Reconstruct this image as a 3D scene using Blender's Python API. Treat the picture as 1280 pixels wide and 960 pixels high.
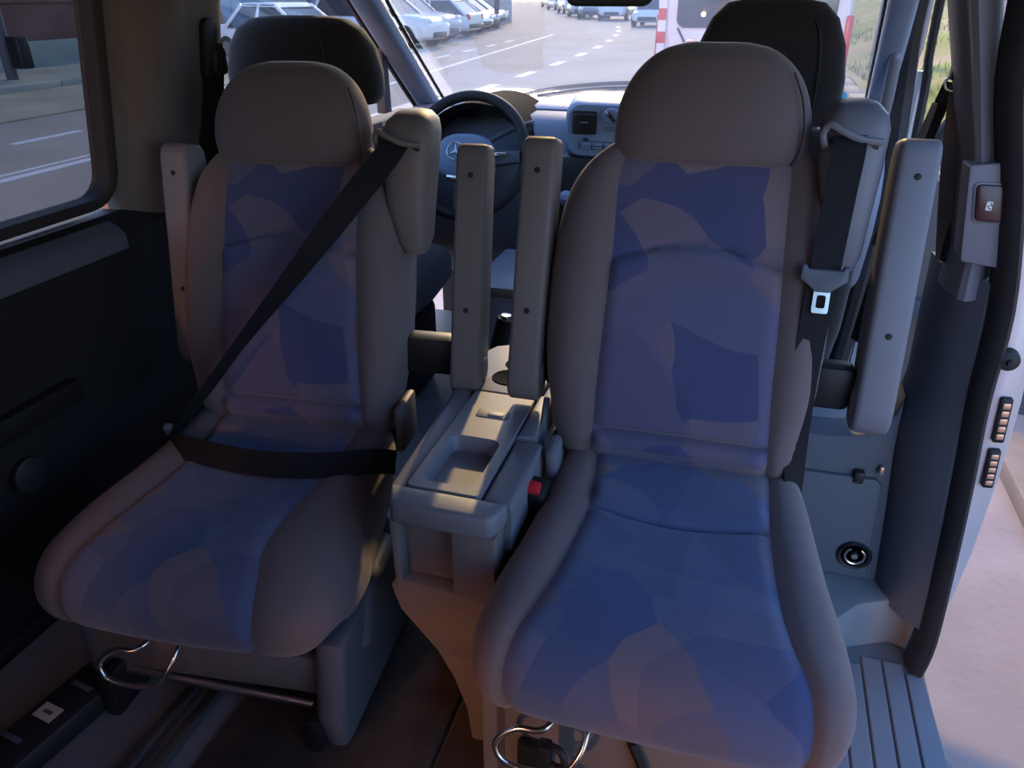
import bpy, bmesh, math, random
import numpy as np
from mathutils import Vector, Matrix, Euler

random.seed(7)
PI = math.pi
for o in list(bpy.data.objects):
    bpy.data.objects.remove(o)
SC = bpy.context.scene
COL = SC.collection

# ------------------------------------------------------------------ camera
cam_d = bpy.data.cameras.new('camera')
cam = bpy.data.objects.new('camera', cam_d)
COL.objects.link(cam)
cam_d.sensor_fit = 'HORIZONTAL'
cam_d.sensor_width = 36.0
cam_d.lens = 36.0 * 960.0 / 1280.0
cam_d.clip_start = 0.02
cam_d.clip_end = 600
cam.location = (0.36, 0.0, 1.17)
cam.rotation_euler = (math.radians(90 - 27.135), 0, math.radians(16.815))
SC.camera = cam

# ------------------------------------------------------------------ world, sun, lamp, exposure
world = bpy.data.worlds.new('world')
SC.world = world
world.use_nodes = True
wn = world.node_tree.nodes
wl = world.node_tree.links
wn.clear()
sky = wn.new('ShaderNodeTexSky')
sky.sky_type = 'NISHITA'
sky.sun_disc = False
sky.sun_elevation = math.radians(9.0)
sky.sun_rotation = math.radians(-10.0)
sky.air_density = 1.0
sky.dust_density = 0.8
sky.ozone_density = 1.6
bg = wn.new('ShaderNodeBackground')
bg.inputs['Strength'].default_value = 0.46
wo = wn.new('ShaderNodeOutputWorld')
wb = wn.new('ShaderNodeMix')                 # camera white balance, the same over the whole sky
wb.data_type = 'RGBA'
wb.blend_type = 'MULTIPLY'
wb.inputs['Factor'].default_value = 1.0
wb.inputs['B'].default_value = (0.84, 0.95, 1.30, 1)
wl.new(sky.outputs[0], wb.inputs['A'])
wl.new(wb.outputs['Result'], bg.inputs[0])
wl.new(bg.outputs[0], wo.inputs[0])


def lamp(name, kind, loc, aim, energy, color, **kw):
    d = bpy.data.lights.new(name, kind)
    d.energy = energy
    d.color = color
    for k, v in kw.items():
        setattr(d, k, v)
    o = bpy.data.objects.new(name, d)
    COL.objects.link(o)
    o.location = loc
    o.rotation_euler = (Vector(aim) - Vector(loc)).to_track_quat('-Z', 'Y').to_euler()
    return o


# low evening sun ahead of the van, weak and warm
SUN_FROM = Vector((-0.35, 2.6, 1.08))          # direction towards the sun
lamp('sun', 'SUN', SUN_FROM * 10, (0, 0, 0), 2.1, (1.0, 0.68, 0.30), angle=math.radians(1.5))
# sodium street lamp behind the van on its left; it shines in through the rear left windows
lamp('street_light', 'POINT', (-2.4, -9.0, 4.2), (0, 0.9, 0.3), 4500, (1.0, 0.37, 0.155), shadow_soft_size=0.25)

vs = SC.view_settings
vs.view_transform = 'Standard'
vs.look = 'None'
vs.exposure = 0.97
vs.gamma = 1.0
vs.use_curve_mapping = False

# ------------------------------------------------------------------ materials
MATS = {}


def mat(name, col, rough=0.6, metal=0.0, bump=0.0, bscale=200.0, var=0.0, vscale=6.0, spec=0.5, emit=None, detail=3.0, sheen=0.0):
    m = bpy.data.materials.new(name)
    m.use_nodes = True
    nt = m.node_tree
    b = nt.nodes['Principled BSDF']
    b.inputs['Base Color'].default_value = (*col, 1)
    b.inputs['Roughness'].default_value = rough
    b.inputs['Metallic'].default_value = metal
    b.inputs['Specular IOR Level'].default_value = spec
    if sheen:
        b.inputs['Sheen Weight'].default_value = sheen
        b.inputs['Sheen Roughness'].default_value = 0.5
    tc = nt.nodes.new('ShaderNodeTexCoord')
    if bump:
        n = nt.nodes.new('ShaderNodeTexNoise')
        n.inputs['Scale'].default_value = bscale
        n.inputs['Detail'].default_value = detail
        bp = nt.nodes.new('ShaderNodeBump')
        bp.inputs['Strength'].default_value = bump
        bp.inputs['Distance'].default_value = 0.002
        nt.links.new(tc.outputs['Object'], n.inputs['Vector'])
        nt.links.new(n.outputs[0], bp.inputs['Height'])
        nt.links.new(bp.outputs[0], b.inputs['Normal'])
    if var:
        n2 = nt.nodes.new('ShaderNodeTexNoise')
        n2.inputs['Scale'].default_value = vscale
        n2.inputs['Detail'].default_value = 4.0
        r = nt.nodes.new('ShaderNodeValToRGB')
        r.color_ramp.elements[0].position = 0.3
        r.color_ramp.elements[1].position = 0.7
        r.color_ramp.elements[0].color = (*[max(0, c * (1 - var)) for c in col], 1)
        r.color_ramp.elements[1].color = (*[min(1, c * (1 + var)) for c in col], 1)
        nt.links.new(tc.outputs['Object'], n2.inputs['Vector'])
        nt.links.new(n2.outputs[0], r.inputs[0])
        nt.links.new(r.outputs[0], b.inputs['Base Color'])
    if emit:
        b.inputs['Emission Color'].default_value = (*emit[0], 1)
        b.inputs['Emission Strength'].default_value = emit[1]
    MATS[name] = m
    return m


def glass(name, tint, gloss=0.5):
    m = bpy.data.materials.new(name)
    m.use_nodes = True
    nt = m.node_tree
    nt.nodes.clear()
    t = nt.nodes.new('ShaderNodeBsdfTransparent')
    t.inputs[0].default_value = (*tint, 1)
    g = nt.nodes.new('ShaderNodeBsdfGlossy')
    g.inputs['Roughness'].default_value = 0.02
    lw = nt.nodes.new('ShaderNodeFresnel')
    lw.inputs[0].default_value = 1.25
    mu = nt.nodes.new('ShaderNodeMath')
    mu.operation = 'MULTIPLY'
    mu.inputs[1].default_value = gloss
    mx = nt.nodes.new('ShaderNodeMixShader')
    out = nt.nodes.new('ShaderNodeOutputMaterial')
    nt.links.new(lw.outputs[0], mu.inputs[0])
    nt.links.new(mu.outputs[0], mx.inputs[0])
    nt.links.new(t.outputs[0], mx.inputs[1])
    nt.links.new(g.outputs[0], mx.inputs[2])
    nt.links.new(mx.outputs[0], out.inputs[0])
    MATS[name] = m
    return m


def veil_glass(name, tint, veil):
    m = glass(name, tint)
    nt = m.node_tree
    out = next(n for n in nt.nodes if n.type == 'OUTPUT_MATERIAL')
    src = out.inputs[0].links[0].from_socket
    tr = nt.nodes.new('ShaderNodeBsdfTranslucent')  # translucent share puts the veiling glare into the glass as haze
    tr.inputs[0].default_value = (0.9, 0.9, 0.9, 1)
    mx = nt.nodes.new('ShaderNodeMixShader')
    mx.inputs[0].default_value = veil
    nt.links.new(src, mx.inputs[1])
    nt.links.new(tr.outputs[0], mx.inputs[2])
    nt.links.new(mx.outputs[0], out.inputs[0])
    return m


def weave_bump(nt, b, tc, strength=0.18, scale=420.0):
    w1 = nt.nodes.new('ShaderNodeTexWave'); w1.bands_direction = 'X'
    w2 = nt.nodes.new('ShaderNodeTexWave'); w2.bands_direction = 'Z'
    nz = nt.nodes.new('ShaderNodeTexNoise'); nz.inputs['Scale'].default_value = 260
    for w in (w1, w2):
        w.inputs['Scale'].default_value = scale
        w.inputs['Distortion'].default_value = 1.0
        nt.links.new(tc.outputs['Object'], w.inputs['Vector'])
    nt.links.new(tc.outputs['Object'], nz.inputs['Vector'])
    a = nt.nodes.new('ShaderNodeMath'); a.operation = 'ADD'
    c = nt.nodes.new('ShaderNodeMath'); c.operation = 'ADD'
    nt.links.new(w1.outputs[1], a.inputs[0]); nt.links.new(w2.outputs[1], a.inputs[1])
    nt.links.new(a.outputs[0], c.inputs[0]); nt.links.new(nz.outputs[0], c.inputs[1])
    # soft cushion wrinkles
    n3 = nt.nodes.new('ShaderNodeTexNoise'); n3.inputs['Scale'].default_value = 9.0; n3.inputs['Detail'].default_value = 2.0
    nt.links.new(tc.outputs['Object'], n3.inputs['Vector'])
    bp0 = nt.nodes.new('ShaderNodeBump'); bp0.inputs['Strength'].default_value = 0.25; bp0.inputs['Distance'].default_value = 0.02
    nt.links.new(n3.outputs[0], bp0.inputs['Height'])
    bp = nt.nodes.new('ShaderNodeBump'); bp.inputs['Strength'].default_value = strength; bp.inputs['Distance'].default_value = 0.0006
    nt.links.new(c.outputs[0], bp.inputs['Height'])
    nt.links.new(bp0.outputs[0], bp.inputs['Normal'])
    nt.links.new(bp.outputs[0], b.inputs['Normal'])


def fabric(name, col, rough=0.9):
    m = mat(name, col, rough, spec=0.15, sheen=0.25)
    nt = m.node_tree
    b = nt.nodes['Principled BSDF']
    tc = nt.nodes['Texture Coordinate']
    weave_bump(nt, b, tc)
    return m


def patch_fabric(name, cols):
    """Blue upholstery with large overlapping curved patches in neighbouring tones."""
    m = mat(name, (0.1, 0.12, 0.3), 0.9, spec=0.15, sheen=0.25)
    nt = m.node_tree
    b = nt.nodes['Principled BSDF']
    tc = nt.nodes['Texture Coordinate']
    mp = nt.nodes.new('ShaderNodeMapping')
    mp.inputs['Rotation'].default_value = (0.3, 0.4, 0.5)
    nt.links.new(tc.outputs['Object'], mp.inputs[0])
    nz = nt.nodes.new('ShaderNodeTexNoise'); nz.inputs['Scale'].default_value = 3.5; nz.inputs['Detail'].default_value = 0.0
    nt.links.new(mp.outputs[0], nz.inputs['Vector'])
    md = nt.nodes.new('ShaderNodeVectorMath'); md.operation = 'MULTIPLY_ADD'
    md.inputs[1].default_value = (0.22, 0.22, 0.22)
    nt.links.new(nz.outputs['Color'], md.inputs[0])
    nt.links.new(mp.outputs[0], md.inputs[2])
    v1 = nt.nodes.new('ShaderNodeTexVoronoi'); v1.inputs['Scale'].default_value = 9.5
    v2 = nt.nodes.new('ShaderNodeTexVoronoi'); v2.inputs['Scale'].default_value = 6.0
    nt.links.new(md.outputs[0], v1.inputs['Vector'])
    nt.links.new(mp.outputs[0], v2.inputs['Vector'])
    s1 = nt.nodes.new('ShaderNodeSeparateColor'); s2 = nt.nodes.new('ShaderNodeSeparateColor')
    nt.links.new(v1.outputs['Color'], s1.inputs[0]); nt.links.new(v2.outputs['Color'], s2.inputs[0])
    r1 = nt.nodes.new('ShaderNodeValToRGB'); r1.color_ramp.interpolation = 'CONSTANT'
    e = r1.color_ramp.elements
    e[0].position = 0.0; e[0].color = (*cols[0][1], 1)
    e[1].position = cols[1][0]; e[1].color = (*cols[1][1], 1)
    for p, c in cols[2:]:
        q = e.new(p); q.color = (*c, 1)
    nt.links.new(s1.outputs[0], r1.inputs[0])
    r2 = nt.nodes.new('ShaderNodeValToRGB'); r2.color_ramp.interpolation = 'CONSTANT'
    f = r2.color_ramp.elements
    f[0].color = (0.86, 0.86, 0.92, 1); f[1].position = 0.3; f[1].color = (1, 1, 1, 1)
    q = f.new(0.72); q.color = (1.14, 1.08, 1.0, 1)
    nt.links.new(s2.outputs[1], r2.inputs[0])
    mx = nt.nodes.new('ShaderNodeMix'); mx.data_type = 'RGBA'; mx.blend_type = 'MULTIPLY'
    mx.inputs['Factor'].default_value = 1.0
    nt.links.new(r1.outputs[0], mx.inputs['A']); nt.links.new(r2.outputs[0], mx.inputs['B'])
    nt.links.new(mx.outputs['Result'], b.inputs['Base Color'])
    weave_bump(nt, b, tc)
    return m


M_FAB = fabric('taupe_fabric', (0.142, 0.112, 0.116))
M_FABD = fabric('dark_fabric', (0.026, 0.023, 0.026))
M_INS = patch_fabric('blue_patch_fabric', [(0.0, (0.084, 0.084, 0.160)), (0.2, (0.115, 0.106, 0.180)), (0.40, (0.142, 0.116, 0.168)), (0.58, (0.066, 0.073, 0.165)), (0.74, (0.108, 0.108, 0.198)), (0.9, (0.172, 0.138, 0.165))])
M_SEAT = patch_fabric('denim_blue_patch_fabric', [(0.0, (0.078, 0.104, 0.195)), (0.2, (0.098, 0.112, 0.190)), (0.40, (0.128, 0.116, 0.170)), (0.58, (0.062, 0.090, 0.190)), (0.74, (0.098, 0.120, 0.212)), (0.9, (0.155, 0.132, 0.165))])
M_PL = mat('light_grey_plastic', (0.165, 0.165, 0.195), 0.5, bump=0.12, bscale=900, spec=0.4)
M_PLB = mat('beige_grey_plastic', (0.165, 0.14, 0.135), 0.55, bump=0.12, bscale=900, spec=0.35)
M_PLM = mat('mid_grey_plastic', (0.10, 0.11, 0.135), 0.55, bump=0.15, bscale=800, spec=0.35)
M_PLD = mat('dark_plastic', (0.016, 0.017, 0.02), 0.5, bump=0.12, bscale=800)
M_MATT = mat('matt_black', (0.012, 0.013, 0.016), 0.9, spec=0.05)
M_BLK = mat('black_plastic', (0.008, 0.008, 0.009), 0.55)
M_RUB = mat('black_rubber', (0.018, 0.016, 0.017), 0.65, bump=0.1, bscale=400)
M_BELT = mat('black_webbing', (0.012, 0.012, 0.015), 0.8, bump=0.5, bscale=1400, spec=0.25)
M_CHR = mat('chrome', (0.75, 0.73, 0.70), 0.22, 1.0)
M_STEEL = mat('steel', (0.42, 0.42, 0.43), 0.4, 1.0)
M_RED = mat('red_button', (0.62, 0.02, 0.03), 0.35)
M_MAROON = mat('maroon_button', (0.045, 0.012, 0.02), 0.35)
M_WHITE = mat('white_print', (0.8, 0.8, 0.8), 0.5)
M_SILVER = mat('silver_paint', (0.55, 0.54, 0.58), 0.35, 0.35)
M_CARPET = mat('brown_carpet', (0.075, 0.057, 0.05), 0.95, bump=1.0, bscale=700, var=0.25, vscale=14, spec=0.1)
M_FLOORP = mat('vinyl_floor', (0.19, 0.205, 0.225), 0.6, bump=0.3, bscale=500, var=0.07, vscale=9)
M_TRIMB = mat('black_side_trim', (0.006, 0.006, 0.007), 0.75, bump=0.3, bscale=500)
M_PILLAR = mat('pillar_trim', (0.13, 0.112, 0.108), 0.7, bump=0.15, bscale=600)
M_HEAD = mat('headliner', (0.08, 0.072, 0.07), 0.9, bump=0.2, bscale=500)
M_COPPER = mat('copper_contact', (0.75, 0.5, 0.36), 0.35, 0.8)
M_STICK = mat('paper_sticker', (0.6, 0.5, 0.42), 0.7)
M_STICKD = mat('sticker_print', (0.14, 0.08, 0.05), 0.7)
M_GLASS = glass('clear_glass', (0.93, 0.95, 0.95))
M_VEIL = veil_glass('veiled_windscreen_glass', (0.95, 0.96, 0.96), 0.022)
M_TINT = glass('tinted_glass', (0.42, 0.45, 0.46))
M_DASH = mat('dash_plastic', (0.20, 0.22, 0.28), 0.55, bump=0.15, bscale=700)
M_DASHB = mat('dash_blue_grey', (0.19, 0.25, 0.36), 0.5, bump=0.1, bscale=700)
M_SCREW = mat('screw_hole', (0.01, 0.009, 0.01), 0.7)

# ------------------------------------------------------------------ geometry helpers


class MB:
    def __init__(self):
        self.v = []
        self.f = []

    def add(self, vs, fs):
        o = len(self.v)
        self.v += [tuple(p) for p in vs]
        self.f += [tuple(i + o for i in f) for f in fs]
        return self

    def bm(self, bm, M=None):
        bm.verts.ensure_lookup_table()
        bm.verts.index_update()
        self.add([(M @ v.co) if M else v.co.copy() for v in bm.verts], [[v.index for v in f.verts] for f in bm.faces])
        bm.free()
        return self

    def box(self, c, s, bev=0.0, seg=2, rot=(0, 0, 0)):
        bm = bmesh.new()
        bmesh.ops.create_cube(bm, size=1.0)
        for v in bm.verts:
            v.co = Vector((v.co.x * s[0], v.co.y * s[1], v.co.z * s[2]))
        if bev:
            bmesh.ops.bevel(bm, geom=list(bm.edges), offset=min(bev, min(s) * 0.48), segments=seg, affect='EDGES', profile=0.5)
        return self.bm(bm, Matrix.Translation(c) @ Euler(rot).to_matrix().to_4x4())

    def prism(self, pts, fn, t0, t1, bev=0.0, seg=2):
        """polygon pts (a,b) swept from t0 to t1; fn(a,b,t)->xyz"""
        bm = bmesh.new()
        A = [bm.verts.new(fn(a, b, t0)) for a, b in pts]
        B = [bm.verts.new(fn(a, b, t1)) for a, b in pts]
        n = len(pts)
        bm.faces.new(A)
        bm.faces.new(B[::-1])
        for i in range(n):
            bm.faces.new((A[i], B[i], B[(i + 1) % n], A[(i + 1) % n]))
        bmesh.ops.recalc_face_normals(bm, faces=list(bm.faces))
        if bev:
            es = [e for e in bm.edges if (e.verts[0] in A and e.verts[1] in A) or (e.verts[0] in B and e.verts[1] in B)]
            bmesh.ops.bevel(bm, geom=es, offset=bev, segments=seg, affect='EDGES', profile=0.5)
        return self.bm(bm)

    def loft(self, loops, cap0=True, cap1=True, closed=True):
        n = len(loops[0])
        vs = [p for l in loops for p in l]
        fs = []
        for i in range(len(loops) - 1):
            for j in range(n if closed else n - 1):
                k = (j + 1) % n
                fs.append((i * n + j, i * n + k, (i + 1) * n + k, (i + 1) * n + j))
        if cap0 and closed:
            fs.append(tuple(range(n))[::-1])
        if cap1 and closed:
            fs.append(tuple((len(loops) - 1) * n + j for j in range(n)))
        return self.add(vs, fs)

    def tube(self, path, r, n=10, smooth=0, cap=True):
        P = [Vector(p) for p in path]
        if smooth:
            P = catmull(P, smooth)
        rs = r if hasattr(r, '__len__') else [r] * len(P)
        loops = []
        up = None
        for i, p in enumerate(P):
            t = (P[min(i + 1, len(P) - 1)] - P[max(i - 1, 0)]).normalized()
            if up is None:
                up = t.orthogonal().normalized()
            up = (up - t * up.dot(t)).normalized()
            w = t.cross(up)
            loops.append([p + (up * math.cos(a) + w * math.sin(a)) * rs[i] for a in [2 * PI * k / n for k in range(n)]])
        return self.loft(loops, cap, cap)

    def ring(self, c, R, r, ax=(0, 0, 1), n=40, m=10, a0=0, a1=2 * PI):
        q = Vector((0, 0, 1)).rotation_difference(Vector(ax)).to_matrix()
        full = abs(a1 - a0 - 2 * PI) < 1e-4
        loops = []
        for i in range(n if full else n + 1):
            a = a0 + (a1 - a0) * i / n
            d = Vector((math.cos(a), math.sin(a), 0))
            loops.append([Vector(c) + q @ (d * (R + r * math.cos(b)) + Vector((0, 0, r * math.sin(b)))) for b in [2 * PI * k / m for k in range(m)]])
        if full:
            loops.append(loops[0])
        return self.loft(loops, not full, not full)

    def lathe(self, prof, c=(0, 0, 0), ax=(0, 0, 1), n=24, cap=True):
        q = Vector((0, 0, 1)).rotation_difference(Vector(ax)).to_matrix()
        loops = []
        for r, z in prof:
            loops.append([Vector(c) + q @ Vector((r * math.cos(2 * PI * k / n), r * math.sin(2 * PI * k / n), z)) for k in range(n)])
        return self.loft(loops, cap, cap)

    def ribbon(self, path, widths, th=0.0015, smooth=6):
        """strap: path of points, width vector at each point; thin closed band"""
        P = catmull([Vector(p) for p in path], smooth)
        W = catmull([Vector(w) for w in widths], smooth)
        loops = []
        for i, (p, w) in enumerate(zip(P, W)):
            t = (P[min(i + 1, len(P) - 1)] - P[max(i - 1, 0)]).normalized()
            nn = t.cross(w).normalized() * th
            loops.append([p - w / 2 - nn, p + w / 2 - nn, p + w / 2 + nn, p - w / 2 + nn])
        return self.loft(loops)

    def build(self, name, m, parent=None, smooth=True, ang=40, loc=None):
        me = bpy.data.meshes.new(name)
        me.from_pydata([tuple(p) for p in self.v], [], self.f)
        me.update()
        bm = bmesh.new()
        bm.from_mesh(me)
        bmesh.ops.remove_doubles(bm, verts=list(bm.verts), dist=1e-6)
        bmesh.ops.recalc_face_normals(bm, faces=list(bm.faces))
        bm.to_mesh(me)
        bm.free()
        if smooth:
            for p in me.polygons:
                p.use_smooth = True
            me.set_sharp_from_angle(angle=math.radians(ang))
        me.materials.append(m)
        o = bpy.data.objects.new(name, me)
        COL.objects.link(o)
        if parent:
            o.parent = parent
        if loc:
            o.location = loc
        return o


def catmull(P, k):
    P = [Vector(p) for p in P]
    out = []
    for i in range(len(P) - 1):
        p0 = P[max(i - 1, 0)]; p1 = P[i]; p2 = P[i + 1]; p3 = P[min(i + 2, len(P) - 1)]
        for j in range(k):
            t = j / k
            out.append(0.5 * ((2 * p1) + (-p0 + p2) * t + (2 * p0 - 5 * p1 + 4 * p2 - p3) * t * t + (-p0 + 3 * p1 - 3 * p2 + p3) * t ** 3))
    out.append(P[-1])
    return out


def rr(w, h, r, n=4):
    """rounded rectangle outline centred at 0"""
    pts = []
    for cx, cy, a in ((w / 2 - r, h / 2 - r, 0), (-w / 2 + r, h / 2 - r, 90), (-w / 2 + r, -h / 2 + r, 180), (w / 2 - r, -h / 2 + r, 270)):
        for i in range(n + 1):
            t = math.radians(a + 90 * i / n)
            pts.append((cx + r * math.cos(t), cy + r * math.sin(t)))
    return pts


def sup(w, d, e=3.0, n=36):
    pts = []
    for k in range(n):
        a = 2 * PI * k / n
        c, s = math.cos(a), math.sin(a)
        pts.append((w * math.copysign(abs(c) ** (2 / e), c), d * math.copysign(abs(s) ** (2 / e), s)))
    return pts


def tag(o, label=None, cat=None, group=None, kind=None):
    if label: o['label'] = label
    if cat: o['category'] = cat
    if group: o['group'] = group
    if kind: o['kind'] = kind
    return o


def empty(name, loc, rz=0.0, label=None, cat=None, group=None):
    o = bpy.data.objects.new(name, None)
    COL.objects.link(o)
    o.location = loc
    o.rotation_euler = (0, 0, rz)
    o.empty_display_size = 0.1
    return tag(o, label, cat, group)


def struct(o):
    o['kind'] = 'structure'
    return o


XY = lambda a, b, t: (a, b, t)
XZ = lambda a, b, t: (a, t, b)
YZ = lambda a, b, t: (t, a, b)

DOME_W = 3.4
# ------------------------------------------------------------------ VAN SHELL
G = -0.55                                   # street level below the cabin floor


def xl(z):                                   # inner face of the left side at height z
    return -0.835 + 0.17 * (z - 0.78)


def xr(z):
    return 0.79 - 0.17 * max(0.0, z - 0.65)


fl = [(-0.90, -1.45), (0.58, -1.45), (0.58, 1.10), (0.60, 1.22), (0.645, 1.33), (0.71, 1.41), (0.80, 1.455), (0.86, 1.46), (0.86, 2.75), (-0.90, 2.75)]
floor = struct(MB().prism(fl, XY, -0.17, 0.0, 0.006).build('floor', M_FLOORP))
# rubber mat in the middle of the cabin, in two halves with a seam
for i, (x0, x1) in enumerate(((-0.40, -0.02), (-0.012, 0.42))):
    MB().box(((x0 + x1) / 2, 0.55, 0.006), (x1 - x0, 1.5, 0.012), 0.005).build('floor_mat', M_CARPET, floor)

# step well inside the sliding door
sill = [(0.50, -0.35), (0.865, -0.35), (0.885, 0.9), (0.884, 1.10), (0.876, 1.155), (0.868, 1.165), (0.862, 1.26), (0.858, 1.31), (0.852, 1.41), (0.80, 1.455), (0.50, 1.47)]
step = struct(MB().prism(sill, XY, -0.24, -0.124, 0.006).build('trim_1', M_FLOORP))
edges = [0.640, 0.690, 0.733, 0.776, 0.819, 0.858]
for i in range(len(edges) - 1):
    x0, x1 = edges[i] + 0.0022, edges[i + 1] - 0.0022
    y1 = (1.30, 1.36, 1.385, 1.385, 1.36)[i]
    y0 = (-0.3, -0.3, -0.3, -0.3, -0.3)[i]
    xo = 0.0
    MB().prism([(x0, y0), (x1 + xo, y0), (x1 + (0.018 if i == 4 else 0), 0.9), (x1, y1), (x0, y1)], XY, -0.13, -0.118, 0.002, 1).build('step_tread', M_FLOORP, step)

# left side, below the windows
prof = [(xl(0.0) + 0.03, 0.0), (xl(0.3) + 0.05, 0.25), (-0.80, 0.45), (-0.815, 0.62), (-0.80, 0.70), (-0.80, 0.745), (-0.845, 0.775), (-0.93, 0.775), (-0.95, 0.3), (-0.94, -0.2), (-0.87, -0.2)]
wall_left = struct(MB().prism(prof, XZ, -1.45, 2.80).build('wall_left', M_TRIMB, ang=30))
# light ledge under the window
MB().prism([(-0.86, 0.778), (-0.812, 0.758), (-0.797, 0.742), (-0.797, 0.715), (-0.83, 0.715), (-0.87, 0.74)], XZ, -1.40, 1.20, 0.003).build('window_ledge', M_PLM, wall_left)
# armrest recess line and pocket on the side trim
MB().box((-0.80, 0.45, 0.50), (0.03, 1.1, 0.05), 0.012).build('side_rail', M_BLK, wall_left)
for y in (0.25, 0.85):
    MB().lathe([(0.0, 0), (0.032, 0), (0.032, 0.006), (0.02, 0.010), (0, 0.010)], (-0.80, y, 0.40), (1, 0, 0), 20).build('side_speaker', M_PLD, wall_left)


def side_window(idx, y0, y1, z0, z1, fx, gm, r=0.055, sgn=1):
    """pane + rubber seal following the lean of the van's side"""
    w, h = y1 - y0, z1 - z0
    cy, cz = (y0 + y1) / 2, (z0 + z1) / 2
    pt = lambda a, b, d: (fx(cz + b) + d * sgn, cy + a, cz + b)
    pane = rr(w, h, r, 6)
    g = MB().prism(pane, lambda a, b, t: pt(a, b, t), -0.040, -0.036).build('window_%d' % idx, gm, smooth=False)
    struct(g)
    m = MB()
    loops = []
    for wi, d in ((0.012, -0.045), (0.012, -0.012), (0.008, -0.004), (-0.002, -0.004), (-0.010, -0.010), (-0.010, -0.05)):
        loops.append([pt(a, b, d) for a, b in rr(w + 2 * wi, h + 2 * wi, r + wi, 6)])
    loops.append(loops[0])
    m.loft(loops, False, False)
    m.build('window_seal', M_RUB, g)
    return g


side_window(1, 0.0, 1.238, 0.80, 1.235, xl, M_TINT)
side_window(2, -1.30, -0.12, 0.80, 1.235, xl, M_TINT)

# pillar between the left door and the window (inner trim), modelled as a leaning rounded column
plan = [(-0.05, -0.005), (-0.012, 0.0), (0.0, 0.018), (0.022, 0.06), (0.038, 0.10), (0.036, 0.16), (0.030, 0.17), (0.024, 0.19), (0.020, 0.26), (0.016, 0.30), (0.004, 0.325), (-0.05, 0.33)]


def leaning(plan, y, fx, zs, m, name, parent=None, sgn=1, off=0.0, ang=35):
    mb = MB()
    mb.loft([[(fx(z) + off + sgn * a, y + b, z) for a, b in plan] for z in zs])
    return mb.build(name, m, parent, ang=ang)


pl = struct(leaning(plan, 1.250, xl, [0.70, 0.74, 0.8, 1.0, 1.2, 1.345], M_PILLAR, 'trim_2'))
pl2 = struct(leaning([(-0.05, 0), (0.0, 0.01), (0.02, 0.03), (0.02, 0.06), (0, 0.09), (-0.05, 0.1)], -0.11, xl, [0.74, 1.0, 1.345], M_PILLAR, 'trim_3'))
struct(MB().prism([(xl(1.2) - 0.06, 1.255), (xl(1.255) + 0.0, 1.255), (-0.70, 1.32), (-0.70, 1.37), (xl(1.2) - 0.06, 1.37)], XZ, -1.45, 2.1).build('trim_4', M_HEAD, ang=30))
# front door on the driver's side (closed): glass with its frame
DL = lambda y: 0.0
gl = MB().prism([(1.60, 0.80), (2.78, 0.80), (2.22, 1.16), (2.08, 1.235), (1.60, 1.235)], lambda a, b, t: (xl(b) + t, a, b), -0.045, -0.041).build('window_3', M_GLASS, smooth=False)
struct(gl)
MB().tube([(xl(1.235) - 0.03, 1.60, 1.235), (xl(1.235) - 0.03, 2.06, 1.235), (xl(1.15) - 0.02, 2.21, 1.16), (xl(0.8) - 0.02, 2.79, 0.80)], 0.016, 8).build('window_seal', M_RUB, gl)
# little fixed-quarter strip of the driver's door
MB().prism([(2.48, 0.80), (2.53, 0.80), (2.44, 1.02), (2.40, 1.02)], lambda a, b, t: (xl(b) + t, a, b), -0.035, 0.0, 0.006).build('quarter_bar', M_PLM, gl)

# A pillars
def pillar_a(name, base, top, roof, m, w=0.040, d=0.03):
    loops = []
    P = catmull([Vector(base), Vector(top), Vector(roof)], 5)
    for i, p in enumerate(P):
        t = (P[min(i + 1, len(P) - 1)] - P[max(i - 1, 0)]).normalized()
        sx = Vector((1, 0, 0)) - t * t.x
        sx.normalize()
        nn = t.cross(sx).normalized()
        loops.append([p + sx * a + nn * b for a, b in sup(w, d, 3.0, 20)])
    return struct(MB().loft(loops).build(name, m))


apl = pillar_a('trim_5', (-0.822, 2.90, 0.74), (-0.735, 2.20, 1.146), (-0.69, 1.95, 1.29), M_DASHB)
apr = pillar_a('trim_6', (0.735, 2.90, 0.74), (0.660, 2.22, 1.15), (0.62, 1.95, 1.29), M_DASHB, 0.034)
MB().tube([(-0.868, 2.86, 0.76), (-0.782, 2.19, 1.15), (-0.74, 1.95, 1.30)], 0.016, 8, 4).build('door_seal', M_RUB, apl)
MB().tube([(-0.775, 2.90, 0.78), (-0.690, 2.22, 1.16), (-0.645, 1.97, 1.30)], 0.006, 8, 4).build('glass_seal', M_BLK, apl)
MB().tube([(0.700, 2.90, 0.78), (0.624, 2.24, 1.16), (0.585, 1.97, 1.30)], 0.005, 8, 4).build('glass_seal', M_PLD, apr)
# grab handle on the passenger A pillar
hd = MB().tube([(0.715, 2.62, 0.77), (0.712, 2.55, 0.80), (0.705, 2.47, 0.90), (0.694, 2.40, 1.0), (0.69, 2.37, 1.02)], [0.017] * 13 + [0.016, 0.014, 0.010, 0.004], 10, 4).build('grab_handle', M_PL, apr)

# windscreen, header, roof
ws = MB().prism([(-0.76, 0.0), (0.70, 0.0), (0.61, 1.0), (-0.67, 1.0)], lambda a, s, t: (a, 2.96 - 0.98 * s + 0.45 * t, 0.80 + 0.50 * s + 0.89 * t), 0.0, 0.004).build('window_4', M_VEIL, smooth=False)
struct(ws)
struct(MB().box((-0.03, 0.27, 1.365), (1.40, 3.45, 0.03), 0.012).build('ceiling', M_HEAD))
struct(MB().box((-0.03, 0.27, 1.41), (1.72, 3.6, 0.05), 0.02).build('roof', M_SILVER))
struct(MB().box((-0.03, 1.98, 1.315), (1.32, 0.09, 0.07), 0.02).build('trim_7', M_HEAD))

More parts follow.
